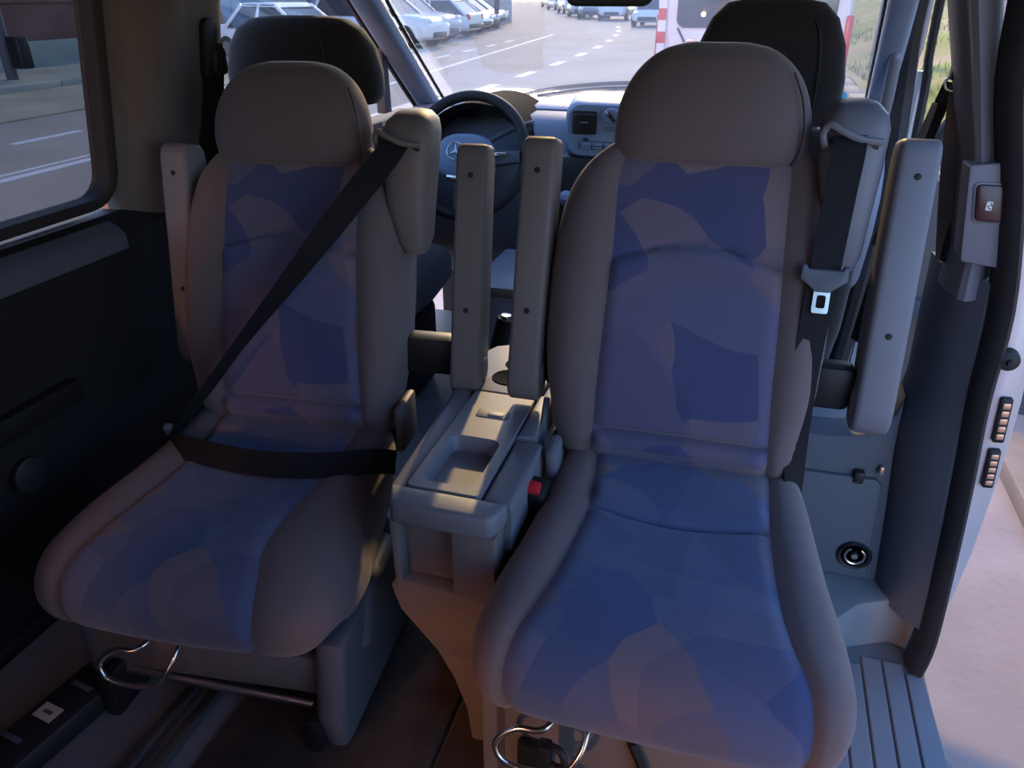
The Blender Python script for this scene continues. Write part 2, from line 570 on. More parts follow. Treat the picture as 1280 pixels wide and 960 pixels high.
# reading lamp in the rear of the ceiling
dl = empty('dome_lamp', (-0.28, -0.72, 1.345), 0, 'warm reading lamp in the rear ceiling behind the viewer', 'lamp')
MB().prism(rr(0.16, 0.10, 0.02, 5), XY, -0.022, 0.006, 0.006).build('frame', M_PL, dl)
MB().prism(rr(0.12, 0.07, 0.015, 5), XY, -0.026, -0.018, 0.003).build('lens', mat('warm_lamp_lens', (0.9, 0.75, 0.5), 0.4, emit=((1.0, 0.5, 0.2), 3.0)), dl)
dlo = lamp('dome_lamp_light', 'POINT', (-0.28, -0.72, 1.27), (0, 1, 0.3), DOME_W, (1.0, 0.40, 0.19), shadow_soft_size=0.04)

# rear of the van, behind the viewer: lower panel, glass, side posts
struct(MB().box((-0.03, -1.47, 0.36), (1.78, 0.06, 0.76), 0.02).build('wall_rear', M_TRIMB))
gr = MB().box((-0.03, -1.47, 1.0), (1.36, 0.005, 0.52)).build('window_5', M_TINT, smooth=False)
struct(gr)
for s in (-1, 1):
    MB().box((-0.03 + s * 0.77, -1.46, 1.03), (0.16, 0.08, 0.60), 0.02).build('tailgate_post', M_PILLAR, gr)
MB().box((-0.03, -1.46, 1.30), (1.5, 0.08, 0.10), 0.02).build('tailgate_post', M_PILLAR, gr)

# right side behind the sliding door opening
wr = struct(MB().prism([(0.87, -0.2), (0.82, 0.0), (0.80, 0.4), (0.79, 0.74), (0.80, 0.775), (0.88, 0.775), (0.93, 0.3), (0.92, -0.2)], XZ, -1.45, -0.14).build('wall_right', M_TRIMB, ang=30))
side_window(6, -1.30, -0.22, 0.80, 1.235, xr, M_TINT, sgn=-1)
struct(leaning([(0.05, 0), (0.0, 0.01), (-0.02, 0.03), (-0.02, 0.06), (0, 0.09), (0.05, 0.1)], -0.20, xr, [0.74, 1.0, 1.345], M_PILLAR, 'trim_8'))
struct(MB().prism([(0.80, 1.255), (0.69, 1.255), (0.645, 1.32), (0.645, 1.37), (0.80, 1.37)], XZ, -1.45, 2.1).build('trim_9', M_HEAD, ang=30))

# ------------------------------------------------------------------ B pillar on the right
def loftrows(rows, m, name, parent=None, ang=40):
    return MB().loft(rows).build(name, m, parent, ang=ang)


# upper column: rear face between left edge xa and right edge xb at height z
bp_rows = []
for z, xa, xb in ((0.70, 0.716, 0.782), (0.77, 0.716, 0.772), (0.92, 0.694, 0.744), (1.05, 0.658, 0.713), (1.16, 0.625, 0.688), (1.30, 0.585, 0.655)):
    w = xb - xa
    pl_ = [(xa, 1.50), (xa + 0.004, 1.44), (xa + 0.012, 1.425), (xa + w * 0.22, 1.400), (xa + w * 0.36, 1.392), (xa + w * 0.62, 1.402), (xb - 0.004, 1.425), (xb + 0.004, 1.44), (xb + 0.02, 1.52)]
    bp_rows.append([(x, y, z) for x, y in pl_])
bp = struct(loftrows(bp_rows, M_PL, 'trim_10'))
# lower trim with its foot flaring towards the seat
lo_rows = []
for z, xa, xb, yb in ((-0.015, 0.752, 0.842, 1.385), (0.05, 0.745, 0.838, 1.385), (0.2, 0.735, 0.825, 1.385), (0.33, 0.722, 0.812, 1.385), (0.40, 0.716, 0.806, 1.385), (0.5, 0.724, 0.801, 1.388), (0.62, 0.718, 0.792, 1.392), (0.735, 0.714, 0.784, 1.394)):
    w = xb - xa
    lo_rows.append([(xa - 0.005, 1.56, z), (xa, 1.50, z), (xa + 0.012, 1.465, z), (xa + w * 0.42, yb + 0.03, z), (xb - 0.014, yb, z), (xb - 0.003, yb + 0.004, z), (xb, yb + 0.02, z), (xb + 0.012, 1.56, z)])
lo = loftrows(lo_rows, M_PLM, 'lower_trim', bp)
# foot: low partition running inwards with a scooped top
part = [(0.38, 0.0), (0.752, 0.0), (0.735, 0.2), (0.722, 0.33), (0.716, 0.46), (0.706, 0.42), (0.69, 0.385), (0.655, 0.362), (0.60, 0.352), (0.38, 0.35)]
struct(MB().prism(part, XZ, 1.495, 1.58, 0.008).build('trim_11', M_PLM))
pt = bpy.data.objects['trim_11']
MB().prism([(0.40, 0.012), (0.728, 0.012), (0.722, 0.10), (0.712, 0.255), (0.700, 0.268), (0.40, 0.262)], XZ, 1.484, 1.50, 0.006).build('cover_panel', M_PLM, pt)
MB().box((0.665, 1.487, 0.27), (0.02, 0.02, 0.028), 0.004).build('panel_clip', M_PLD, pt)
MB().box((0.704, 1.487, 0.292), (0.010, 0.012, 0.020), 0.004).build('clip_tab', M_COPPER, pt)
# tie-down eye
eye = empty('lashing_eye', (0.693, 1.484, 0.072), 0, 'round steel lashing ring in a black recess on the panel beside the right seat', 'tie-down')
MB().lathe([(0.0, 0.0), (0.034, 0.0), (0.036, -0.004), (0.033, -0.008), (0.028, -0.006), (0.026, 0.002), (0, 0.002)], (0, 0, 0), (0, 1, 0), 28).build('recess_cup', M_BLK, eye)
MB().ring((0, -0.009, 0.003), 0.020, 0.0030, (0, 1, 0), 32, 8, math.radians(-60), math.radians(240)).build('ring', M_CHR, eye)
MB().lathe([(0.0, -0.009), (0.006, -0.009), (0.009, -0.004), (0.009, 0.002), (0, 0.002)], (0, 0, 0), (0, 1, 0), 16).build('bolt_head', M_STEEL, eye)

# door seal and painted jamb with its contact plates
sealp = [(0.706, 1.362, 1.20), (0.722, 1.36, 1.05), (0.768, 1.36, 0.87), (0.799, 1.36, 0.70), (0.806, 1.36, 0.53), (0.822, 1.36, 0.36), (0.836, 1.36, 0.18), (0.848, 1.36, -0.02), (0.842, 1.36, -0.115)]
loops = []
P = catmull([Vector((0.66, 1.366, 1.30))] + [Vector(p) for p in sealp], 4)
for p in P:
    loops.append([(p.x + a, p.y + b, p.z) for a, b in ((-0.022, 0.05), (-0.020, 0.02), (-0.014, 0.004), (-0.004, -0.004), (0.004, -0.008), (0.010, -0.004), (0.012, 0.004), (0.013, 0.05))])
struct(MB().loft(loops).build('trim_12', M_RUB))
jb = [(0.775, 0.86), (0.79, 0.72), (0.81, 0.5), (0.83, 0.25), (0.845, 0.0), (0.845, -0.22), (0.845, -0.20), (0.853, -0.10), (0.858, 0.0), (0.866, 0.10), (0.872, 0.2), (0.873, 0.38), (0.868, 0.53), (0.862, 0.60), (0.852, 0.72), (0.832, 0.86)]
jamb = struct(MB().prism(jb, XZ, 1.374, 1.45, 0.006).build('trim_13', M_SILVER))


MB().prism([(0.785, 0.84), (0.72, 1.10), (0.66, 1.31), (0.74, 1.31), (0.80, 1.10), (0.835, 0.86)], XZ, 1.372, 1.44, 0.01).build('upper_seal', M_RUB, jamb)


def contact_plate(z0, z1, label):
    zc = (z0 + z1) / 2
    xc = lambda z: 0.8485 - 0.075 * (z - 0.45)
    e = empty('contact_plate', (xc(zc), 1.372, zc), 0, label, 'contact plate', 'contact plates on the door jamb')
    e.rotation_euler = (0, math.radians(-4.3), 0)
    h = z1 - z0
    MB().prism(rr(0.019, h, 0.004), XZ, -0.008, 0.004, 0.002).build('plate', M_BLK, e)
    for k in range(5):
        MB().box((0, -0.009, -h * 0.5 + h * (k + 0.9) / 5.8), (0.012, 0.004, h / 5.8 * 0.72), 0.001).build('contact', M_COPPER, e)
    return e


contact_plate(0.455, 0.543, 'upper black plate of copper contacts on the silver door jamb')
contact_plate(0.360, 0.440, 'lower black plate of copper contacts on the silver door jamb')
st = empty('door_buffer', (0.822, 1.372, 0.615), 0, 'round black rubber door buffer at the top of the silver jamb', 'buffer')
MB().lathe([(0, -0.020), (0.008, -0.021), (0.017, -0.016), (0.019, -0.006), (0.019, 0.004), (0, 0.004)], (0, 0, 0), (0, 1, 0), 24).build('rubber', M_RUB, st)
MB().lathe([(0, -0.026), (0.004, -0.026), (0.0065, -0.021), (0.0065, -0.014), (0, -0.014)], (0, 0, 0), (0, 1, 0), 16).build('pin', M_BLK, st)

# switch plate for the sliding door on the B pillar
sw = empty('door_switch', (0.736, 1.390, 0.853), 0, 'maroon push switch in a pale grey plate high on the right door pillar', 'switch')
MB().prism([(-0.044, 0.070), (-0.040, 0.074), (0.016, 0.082), (0.019, 0.078), (0.047, -0.083), (0.043, -0.088), (-0.018, -0.081), (-0.022, -0.077)], XZ, -0.010, 0.05, 0.003).build('plate', M_PL, sw)
MB().prism([(a - 0.004 - 0.18 * b, b + 0.017) for a, b in rr(0.047, 0.066, 0.010, 5)], XZ, -0.0125, 0.0, 0.002).build('bezel', M_PL, sw)
bt = MB().prism([(a - 0.004 - 0.18 * b, b + 0.017) for a, b in rr(0.039, 0.058, 0.008, 5)], XZ, -0.017, 0.0, 0.003).build('button', M_MAROON, sw)
ic = MB()
for (a, b, w, h) in ((-0.0035, 0.0, 0.0016, 0.013), (0.0035, 0.0045, 0.0016, 0.004), (0.0035, -0.0035, 0.0016, 0.006), (0, 0.0062, 0.008, 0.0016), (0, -0.0062, 0.008, 0.0016), (-0.001, 0.0028, 0.004, 0.004), (0.0016, -0.0012, 0.003, 0.003), (-0.0018, -0.0036, 0.003, 0.003)):
    ic.box((a - 0.004, -0.0172, b + 0.014), (w, 0.0008, h))
ic.build('icon', M_WHITE, bt, smooth=False)

# front passenger belt on the B pillar
fb = empty('passenger_seat_belt', (0.66, 1.52, 1.02), 0, 'black seat belt hanging from its height adjuster beside the right door pillar', 'seat belt')
R = lambda x, y, z: (x - 0.66, y - 1.52, z - 1.02)
MB().tube([R(0.62, 1.51, 1.25), R(0.655, 1.51, 1.12), R(0.685, 1.50, 1.0), R(0.712, 1.49, 0.86), R(0.722, 1.49, 0.74)], 0.012, 8, 4).build('pillar_gap', M_BLK, fb)
MB().box(R(0.668, 1.505, 1.075), (0.022, 0.03, 0.075), 0.006).build('height_adjuster', M_BLK, fb)
MB().box(R(0.658, 1.515, 1.118), (0.018, 0.02, 0.012), 0.004).build('guide_cap', M_BLK, fb)
MB().ring(R(0.666, 1.505, 1.035), 0.013, 0.003, (0.3, 1, 0), 20, 6).build('guide_loop', M_CHR, fb)
MB().ribbon([R(0.663, 1.51, 1.035), R(0.656, 1.53, 0.98), R(0.648, 1.56, 0.88), R(0.640, 1.62, 0.72), R(0.63, 1.66, 0.5)], [(0.016, -0.03, 0)] * 5, 0.0012).build('strap', M_BELT, fb)
MB().ribbon([R(0.650, 1.53, 1.0), R(0.636, 1.56, 0.88), R(0.622, 1.62, 0.72)], [(0.004, -0.015, 0), (0.010, -0.03, 0), (0.012, -0.04, 0)], 0.0012).build('strap', M_PILLAR, fb)  # lit belt edge; its light is put into the beige colour
MB().ribbon([R(0.672, 1.50, 1.03), R(0.682, 1.49, 0.93), R(0.70, 1.49, 0.82), R(0.715, 1.49, 0.74)], [(0.02, -0.02, 0)] * 4, 0.0012).build('strap', M_PILLAR, fb)

# driver's belt on the left pillar
db = empty('driver_seat_belt', (-0.78, 1.52, 1.08), 0, 'black seat belt hanging from its adjuster on the left pillar trim', 'seat belt')
L = lambda x, y, z: (x + 0.78, y - 1.52, z - 1.08)
MB().prism(rr(0.045, 0.12, 0.018), lambda a, b, t: L(-0.772 + 0.17 * b + t, 1.50 + a, 1.06 + b), -0.03, 0.020, 0.006).build('height_adjuster', M_BLK, db)
MB().ribbon([L(-0.755, 1.51, 1.07), L(-0.760, 1.50, 1.0), L(-0.772, 1.49, 0.92), L(-0.785, 1.47, 0.84), L(-0.79, 1.45, 0.72)], [(0.025, 0.03, 0), (0.03, 0.03, 0), (0.03, 0.03, 0), (0.03, 0.03, 0), (0.03, 0.03, 0)], 0.0015).build('strap', M_BELT, db)
MB().box(L(-0.765, 1.525, 1.035), (0.03, 0.05, 0.06), 0.012).build('guide', M_PLD, db)
# ------------------------------------------------------------------ open front passenger door
fd = empty('front_door', (0.86, 2.62, 0.0), 0, 'open silver front passenger door seen beyond the right door pillar', 'car door')
ang = math.radians(76)
dv = Vector((math.sin(ang), -math.cos(ang), 0))      # along the door, away from the hinge
nv = Vector((-math.cos(ang), -math.sin(ang), 0))     # towards the cabin side (inner face)


def dp(a, b, t):                                      # a along the door, b height, t towards the inside
    p = dv * a + nv * t
    return (p.x, p.y, b)


MB().prism([(0.0, -0.10), (0.98, -0.10), (1.04, 0.1), (1.05, 0.68), (0.0, 0.68)], dp, -0.045, 0.0, 0.012).build('door_skin', M_SILVER, fd)
MB().prism([(0.02, 0.02), (0.10, -0.01), (0.95, -0.01), (0.99, 0.1), (1.0, 0.67), (0.02, 0.67)], dp, 0.0, 0.045, 0.014).build('door_trim', M_PLB, fd)
MB().prism([(0.05, 0.25), (0.75, 0.25), (0.78, 0.28), (0.75, 0.32), (0.05, 0.31)], dp, 0.04, 0.09, 0.012).build('door_armrest', M_PLM, fd)
hm = MB().lathe([(0, 0), (0.030, 0), (0.034, 0.006), (0.028, 0.012), (0, 0.008)], dp(0.20, 0.50, 0.045), tuple(nv), 24).build('handle_recess', M_BLK, fd)
MB().tube([dp(0.17, 0.50, 0.052), dp(0.19, 0.512, 0.062), dp(0.215, 0.515, 0.062), dp(0.235, 0.505, 0.055)], 0.007, 8, 4).build('handle', M_CHR, hm)
MB().tube([dp(0.02, 0.66, 0.0), dp(0.02, 0.76, -0.005), dp(0.11, 0.92, -0.03), dp(0.30, 1.08, -0.07), dp(0.55, 1.16, -0.10), dp(0.97, 1.17, -0.10), dp(1.03, 1.1, -0.09), dp(1.04, 0.66, -0.02)], 0.020, 8, 3).build('window_frame', M_RUB, fd)
MB().prism([(0.03, 0.66), (1.03, 0.66), (1.02, 1.13), (0.56, 1.14), (0.30, 1.06), (0.10, 0.88)], lambda a, b, t: dp(a, b, t - 0.10 * (b - 0.66) / 0.5), -0.010, -0.006).build('window_pane', M_GLASS, fd, smooth=False)
MB().box(dp(0.5, 0.05, 0.05), (0.6, 0.03, 0.12), 0.015, rot=(0, 0, -(PI / 2 - ang))).build('door_pocket', M_PLM, fd)
# front edge of the door opening (painted strip and dark rubber)
fe = struct(MB().tube([(0.735, 2.575, -0.05), (0.760, 2.575, 0.35), (0.770, 2.58, 0.70), (0.758, 2.58, 0.92), (0.738, 2.50, 1.06), (0.715, 2.36, 1.2)], 0.027, 8, 4).build('trim_14', M_RUB))
MB().tube([(0.783, 2.60, -0.05), (0.801, 2.60, 0.4), (0.798, 2.60, 0.965)], 0.013, 8, 3).build('hinge_face', M_SILVER, fe)
MB().tube([(0.768, 2.57, 0.985), (0.764, 2.50, 1.05), (0.740, 2.36, 1.20)], [0.004, 0.009, 0.010, 0.010, 0.009, 0.009, 0.008], 8, 3).build('frame_edge', M_SILVER, fe)
MB().tube([(0.803, 2.59, -0.05), (0.822, 2.59, 0.4), (0.817, 2.59, 0.90), (0.800, 2.55, 1.0), (0.770, 2.40, 1.16), (0.755, 2.34, 1.24)], 0.012, 8, 3).build('outer_rubber', M_RUB, fe)
# front step on the passenger side
struct(MB().box((0.80, 2.05, -0.10), (0.12, 1.0, 0.10), 0.02).build('trim_15', M_PL))

# ------------------------------------------------------------------ dashboard
struct(MB().box((-0.03, 2.99, 0.30), (1.66, 0.04, 1.0), 0.01).build('wall_front', M_BLK))
struct(MB().prism([(2.60, -0.05), (3.0, -0.05), (3.0, 0.80), (2.62, 0.78)], YZ, 0.70, 0.755, 0.01).build('trim_20', M_BLK))
dash = struct(MB().prism([(2.96, 0.80), (2.90, 0.808), (2.60, 0.800), (2.55, 0.775), (2.47, 0.70), (2.44, 0.63), (2.45, 0.52), (2.52, 0.36), (2.70, 0.20), (2.95, 0.10)], YZ, -0.82, 0.74, 0.01).build('trim_16', M_DASH, ang=50))
MB().prism([(2.93, 0.812), (2.89, 0.822), (2.72, 0.815), (2.70, 0.806), (2.93, 0.800)], YZ, -0.70, 0.62, 0.004).build('defrost_shelf', M_DASHB, dash)
MB().box((-0.03, 2.50, 0.50), (0.40, 0.16, 0.42), 0.03).build('lower_stack', M_PLD, dash)
# tall dark lower section between the front seats
MB().box((-0.03, 2.56, 0.20), (0.34, 0.20, 0.40), 0.03).build('lower_cover', M_BLK, dash)
# centre stack
csx = -0.005
cs = empty('centre_stack', (csx, 2.43, 0.785), 0, 'pale blue grey centre control panel with vents and round knobs on the dashboard', 'control panel')
rows = []
for d, w, h in ((0.18, 0.44, 0.20), (0.06, 0.41, 0.195), (0.012, 0.395, 0.185), (0.0, 0.375, 0.17)):
    rows.append([(a, d - 0.20 * (-b) * 0.35, b + (0.006 if d > 0.1 else 0)) for a, b in rr(w, h, 0.045, 6)])
MB().loft(rows).build('housing', M_DASHB, cs)
MB().box((0.0, 0.055, 0.084), (0.24, 0.07, 0.012), 0.003).build('top_tray', M_PLD, cs)
for s in (-1, 1):
    v = MB().prism([(a - 0.02 * b, b) for a, b in rr(0.076, 0.078, 0.008, 4)], lambda a, b, t: (s * 0.136 + a, t + 0.07 * b, 0.026 + b), -0.004, 0.01, 0.002).build('vent', M_BLK, cs)
    for k in range(5):
        z = -0.028 + k * 0.014
        MB().box((s * 0.136 - 0.02 * z, -0.006 + 0.07 * z, 0.026 + z), (0.066, 0.010, 0.003), 0.001, rot=(0.4, 0, 0)).build('vent_slat', M_PLD, v)
    MB().box((s * 0.136, -0.013, 0.028), (0.024, 0.008, 0.005), 0.0015).build('vent_tab', M_PL, v)
    MB().lathe([(0, 0), (0.009, 0), (0.009, 0.003), (0, 0.004)], (s * 0.130, -0.004, -0.033), (0, -1, 0), 16).build('vent_wheel', M_PLD, cs)


def knob(x, z, r, name='knob'):
    k = MB().lathe([(0, 0), (r, 0), (r * 1.02, 0.008), (r * 0.85, 0.013), (0, 0.013)], (x, -0.004 + 0.07 * z, z), (0, -1, 0.07), 26).build(name, M_DASHB, cs)
    MB().box((x, -0.020 + 0.07 * z, z), (r * 0.40, 0.014, r * 1.5), 0.003, rot=(0, math.radians(-40), 0)).build('knob_grip', M_PLD, k)
    MB().box((x - r * 0.45, -0.028 + 0.07 * z, z + r * 0.5), (r * 0.12, 0.002, r * 0.5), 0, rot=(0, math.radians(-40), 0)).build('knob_mark', M_WHITE, k)


knob(-0.052, 0.052, 0.027)
knob(0.052, 0.052, 0.027)
knob(0.0, 0.012, 0.021)
for x, w in ((-0.052, 0.045), (0.052, 0.045)):
    MB().box((x, -0.004, 0.010), (w, 0.01, 0.013), 0.003).build('button', M_PL, cs)
rd = MB().box((0, -0.003, -0.048), (0.30, 0.014, 0.028), 0.004).build('button_row', M_PLM, cs)
for k in range(8):
    MB().box((-0.126 + k * 0.036, -0.012, -0.045), (0.032, 0.008, 0.012), 0.002).build('button', M_DASHB, rd)
    MB().box((-0.126 + k * 0.036, -0.012, -0.057), (0.030, 0.007, 0.008), 0.002).build('button', M_DASHB, rd)
MB().lathe([(0, 0), (0.008, 0), (0.007, 0.018), (0, 0.019)], (0.0, -0.010, -0.042), (0, -1, 0.2), 14).build('hazard_knob', M_PL, cs)
cs.scale = (1.0, 1.0, 0.87)
# radio recess below and small things on the dash
rdo = struct(MB().box((-0.005, 2.425, 0.645), (0.25, 0.03, 0.09), 0.006).build('trim_17', M_PLD))
MB().box((-0.005, 2.407, 0.645), (0.20, 0.008, 0.055), 0.003).build('radio_slot', M_BLK, rdo)
ig = empty('ignition_switch', (-0.325, 2.44, 0.612), 0, 'round ignition lock with a pale ring beside the steering wheel', 'ignition lock')
MB().lathe([(0.013, -0.004), (0.018, -0.010), (0.022, -0.008), (0.023, 0.01), (0.0, 0.01), (0.0, 0.0)], (0, 0, 0), (0, 1, 0), 24, cap=False).build('ring', M_PL, ig)
MB().lathe([(0, -0.006), (0.012, -0.006), (0.013, 0.006), (0, 0.006)], (0, 0, 0), (0, 1, 0), 20).build('barrel', M_BLK, ig)
gs = empty('gear_lever', (-0.175, 2.40, 0.50), 0, 'pale topped gear lever on the lower dashboard behind the armrests', 'gear lever')
MB().lathe([(0.035, 0.0), (0.028, 0.03), (0.012, 0.06), (0.008, 0.075)], (0, 0, 0), (0, -0.5, 1), 18).build('boot', M_BLK, gs)
MB().lathe([(0.0, 0.075), (0.012, 0.076), (0.022, 0.095), (0.022, 0.112), (0.012, 0.122), (0, 0.123)], (0, 0, 0), (0, -0.5, 1), 18).build('grip', M_DASHB, gs)

# instrument hood: black arched recess
hood = []
arch = lambda w, h, z0: [(w * math.cos(PI * k / 20), z0 + h * math.sin(PI * k / 20)) for k in range(21)]
cxh = -0.50
h0 = MB()
o1 = arch(0.185, 0.152, 0.70); o2 = arch(0.168, 0.134, 0.70); o3 = arch(0.152, 0.120, 0.70)
h0.loft([[(cxh + a, 2.80, b) for a, b in o1], [(cxh + a, 2.52, b) for a, b in o1], [(cxh + a * 0.99, 2.44, b) for a, b in o1], [(cxh + a * 0.96, 2.425, b) for a, b in o1], [(cxh + a, 2.44, b) for a, b in o2], [(cxh + a, 2.58, b) for a, b in o3]], False, False, False)
hd_ = struct(h0.build('trim_18', M_MATT))
fc = MB().prism(o3 + [(-0.15, 0.66), (0.15, 0.66)], lambda a, b, t: (cxh + a, t, b), 2.575, 2.60).build('dial_face', M_BLK, hd_)
for x in (-0.07, 0.07):
    MB().ring((cxh + x, 2.573, 0.755), 0.045, 0.003, (0, 1, 0), 28, 6).build('dial_ring', M_PLD, hd_)

# steering wheel
swc = Vector((-0.505, 2.37, 0.698))
stw = empty('steering_wheel', swc, 0, 'black steering wheel with a silver star emblem on its hub', 'steering wheel')
stw.rotation_euler = (math.radians(-25), 0, 0)      # ring lies in local XZ, axis along local Y
MB().ring((0, 0, 0), 0.192, 0.0165, (0, 1, 0), 56, 12).build('rim', M_RUB, stw)
hub = []
for d, s in ((-0.055, 0.70), (-0.048, 0.88), (-0.02, 1.0), (0.03, 0.95)):
    hub.append([(a * s, d, b * s - 0.012) for a, b in sup(0.098, 0.078, 2.6, 32)])
hb = MB().loft(hub).build('hub', M_DASHB, stw)
for s in (-1, 1):
    MB().prism([(0.07, 0.02), (0.175, 0.022), (0.178, -0.015), (0.07, -0.035)], lambda a, b, t: (s * a, t, b), -0.025, 0.005, 0.008).build('spoke', M_PLM, stw)
    MB().box((s * 0.115, -0.030, 0.004), (0.045, 0.008, 0.012), 0.003).build('chrome_key', M_CHR, stw)
MB().prism([(-0.03, -0.06), (0.03, -0.06), (0.022, -0.175), (-0.022, -0.175)], XZ, -0.02, 0.01, 0.006).build('spoke', M_PLM, stw)
MB().box((0, -0.046, -0.078), (0.09, 0.010, 0.012), 0.004).build('chrome_strip', M_CHR, stw)
em = MB().ring((-0.022, -0.055, 0.0), 0.027, 0.0022, (0, 1, 0), 36, 8).build('emblem_ring', M_CHR, hb)
star = []
for k in range(6):
    a = PI / 2 + k * PI / 3
    r_ = 0.026 if k % 2 == 0 else 0.005
    star.append((-0.022 + r_ * math.cos(a), r_ * math.sin(a)))
MB().prism(star, XZ, -0.059, -0.053, 0.0008, 1).build('emblem_star', M_CHR, hb)
MB().tube([(0.06, 0.03, 0.06), (0.13, 0.03, 0.10), (0.20, 0.02, 0.12)], 0.009, 8, 3).build('stalk', M_PLM, stw)
MB().tube([(0, 0.02, 0), (0, 0.22, -0.02)], [0.045, 0.055], 16).build('column', M_BLK, stw)

# interior mirror and outside wiper
mi = empty('rear_view_mirror', (-0.05, 2.24, 1.165), 0, 'black rear view mirror at the top of the windscreen', 'mirror')
MB().prism([(a, b + 0.0) for a, b in rr(0.235, 0.066, 0.03, 6)], XZ, -0.012, 0.014, 0.008).build('shell', M_BLK, mi)
MB().prism([(a, b + 0.0) for a, b in rr(0.218, 0.050, 0.024, 6)], XZ, -0.0135, -0.011).build('mirror_glass', M_PLD, mi)
MB().tube([(0, 0.01, 0.02), (0, 0.0, 0.08), (0, -0.06, 0.13)], 0.009, 8, 3).build('stem', M_BLK, mi)
wp = empty('wiper', (-0.25, 2.93, 0.83), 0, 'dark wiper resting along the bottom of the windscreen', 'wiper')
MB().tube([(-0.30, 0.10, -0.03), (-0.16, 0.08, 0.005), (0.0, 0.06, 0.028), (0.18, 0.06, 0.040), (0.34, 0.06, 0.030)], 0.007, 8, 4).build('arm', M_RUB, wp)
MB().tube([(-0.20, 0.09, -0.022), (0.0, 0.06, 0.010), (0.20, 0.055, 0.022), (0.45, 0.06, 0.018)], 0.009, 6, 4).build('blade', M_PLD, wp)
struct(MB().prism([(-0.9, 3.0), (0.85, 3.0), (0.80, 3.55), (-0.85, 3.55)], XY, 0.55, 0.775, 0.03).build('trim_19', M_SILVER))

# ------------------------------------------------------------------ front seats (backs towards us)


def front_seat(x, y, label, hz=1.0, ws=1.0, hw=1.0):
    e = empty('front_seat', (x, y, 0), 0, label, 'car seat', None)
    rows = []
    for z, w, d, dy in ((0.40, 0.225, 0.06, -0.12), (0.5, 0.235, 0.075, -0.10), (0.7, 0.235, 0.075, -0.06), (0.84, 0.215, 0.07, -0.035), (0.90, 0.18, 0.06, -0.02), (0.925, 0.14, 0.045, -0.015), (0.935, 0.08, 0.02, -0.01)):
        rows.append([(a, b - 0.12 - dy, z) for a, b in sup(w * ws, d, 3.4, 40)])
    MB().loft(rows).build('backrest', M_FABD, e)
    for sx in (-0.06, 0.06):
        MB().tube([(sx, -0.09, 0.90), (sx, -0.105, 1.0)], 0.006, 8).build('headrest_post', M_STEEL, e)
    rows = []
    for z, w, d in ((0.935, 0.120, 0.035), (0.94, 0.138, 0.048), (0.965, 0.150, 0.058), (1.02, 0.150, 0.060), (1.08, 0.140, 0.056), (1.125, 0.120, 0.048), (1.150, 0.092, 0.035), (1.158, 0.05, 0.018)):
        rows.append([(a, b - 0.105, 0.935 + (z - 0.935) * hz) for a, b in sup(w * 0.95 * hw, d, 3.2, 40)])
    h = MB().loft(rows).build('headrest', M_FABD, e)
    MB().tube([(0.088, -0.163, 0.95), (0.090, -0.166, 0.935 + 0.085 * hz), (0.084, -0.161, 0.935 + 0.155 * hz), (0.070, -0.150, 0.935 + 0.190 * hz)], 0.0016, 6, 4).build('piping', M_BLK, h)
    c = []
    for yy, w, z0, z1 in ((-0.05, 0.20, 0.30, 0.42), (0.0, 0.23, 0.28, 0.44), (0.30, 0.25, 0.28, 0.45), (0.45, 0.24, 0.30, 0.44), (0.50, 0.20, 0.33, 0.41)):
        c.append([(a, yy, (z0 + z1) / 2 + b) for a, b in sup(w * ws, (z1 - z0) / 2, 3.4, 36)])
    MB().loft(c).build('cushion', M_FABD, e)
    MB().box((0, 0.2, 0.14), (0.36 * ws, 0.40, 0.28), 0.03).build('pedestal', M_PLD, e)
    return e


front_seat(0.370, 1.77, 'dark front passenger seat with the tall headrest behind the right seat')
front_seat(-0.655, 1.80, 'dark driver seat with its headrest just behind the left seat', 0.83, 0.54, 1.36)

front_seat(0.42, -0.74, 'added unseen third row seat blocking lamp light behind the viewer on the right')  # unseen seat added to keep lamp light off the step tread
front_seat(-0.66, -0.74, 'added unseen narrow third row seat shading the left cushion from behind the viewer', 1.0, 0.58, 0.9)  # unseen, added and narrowed to shade the left cushion from the lamp

# added box with blue light put into its colour, and brake lever
sb = empty('added_blue_box', (-0.22, 2.02, 0.0), 0, 'added box between the front seats, its pale blue standing for light on the seat area', 'stand-in box')
MB().box((0, 0, 0.23), (0.20, 0.34, 0.42), 0.03).build('body', M_DASHB, sb)
MB().box((0, 0, 0.45), (0.21, 0.35, 0.03), 0.012).build('lid', M_PL, sb)
bl = empty('brake_lever', (-0.190, 1.76, 0.22), 0, 'black handbrake lever standing in front of the added blue box', 'brake lever')
MB().tube([(-0.04, 0.02, -0.02), (-0.028, 0.0, 0.07), (-0.008, -0.02, 0.14), (0.008, -0.02, 0.205)], 0.022, 10, 4).build('grip', M_BLK, bl)
MB().tube([(0.008, -0.02, 0.203), (0.009, -0.02, 0.214)], 0.013, 10).build('release_button', M_CHR, bl)
MB().box((-0.02, 0.02, -0.11), (0.06, 0.12, 0.22), 0.015).build('boot', M_BLK, bl)
# ------------------------------------------------------------------ rear-facing cabin seats


def dense(rows, k):
    """Catmull-Rom resample of rows of numbers"""
    A = [np.array(r, float) for r in rows]
    out = []
    for i in range(len(A) - 1):
        p0 = A[max(i - 1, 0)]; p1 = A[i]; p2 = A[i + 1]; p3 = A[min(i + 2, len(A) - 1)]
        for j in range(k):
            t = j / k
            out.append(0.5 * (2 * p1 + (p2 - p0) * t + (2 * p0 - 5 * p1 + 4 * p2 - p3) * t * t + (3 * p1 - p0 - 3 * p2 + p3) * t ** 3))
    out.append(A[-1])
    return out


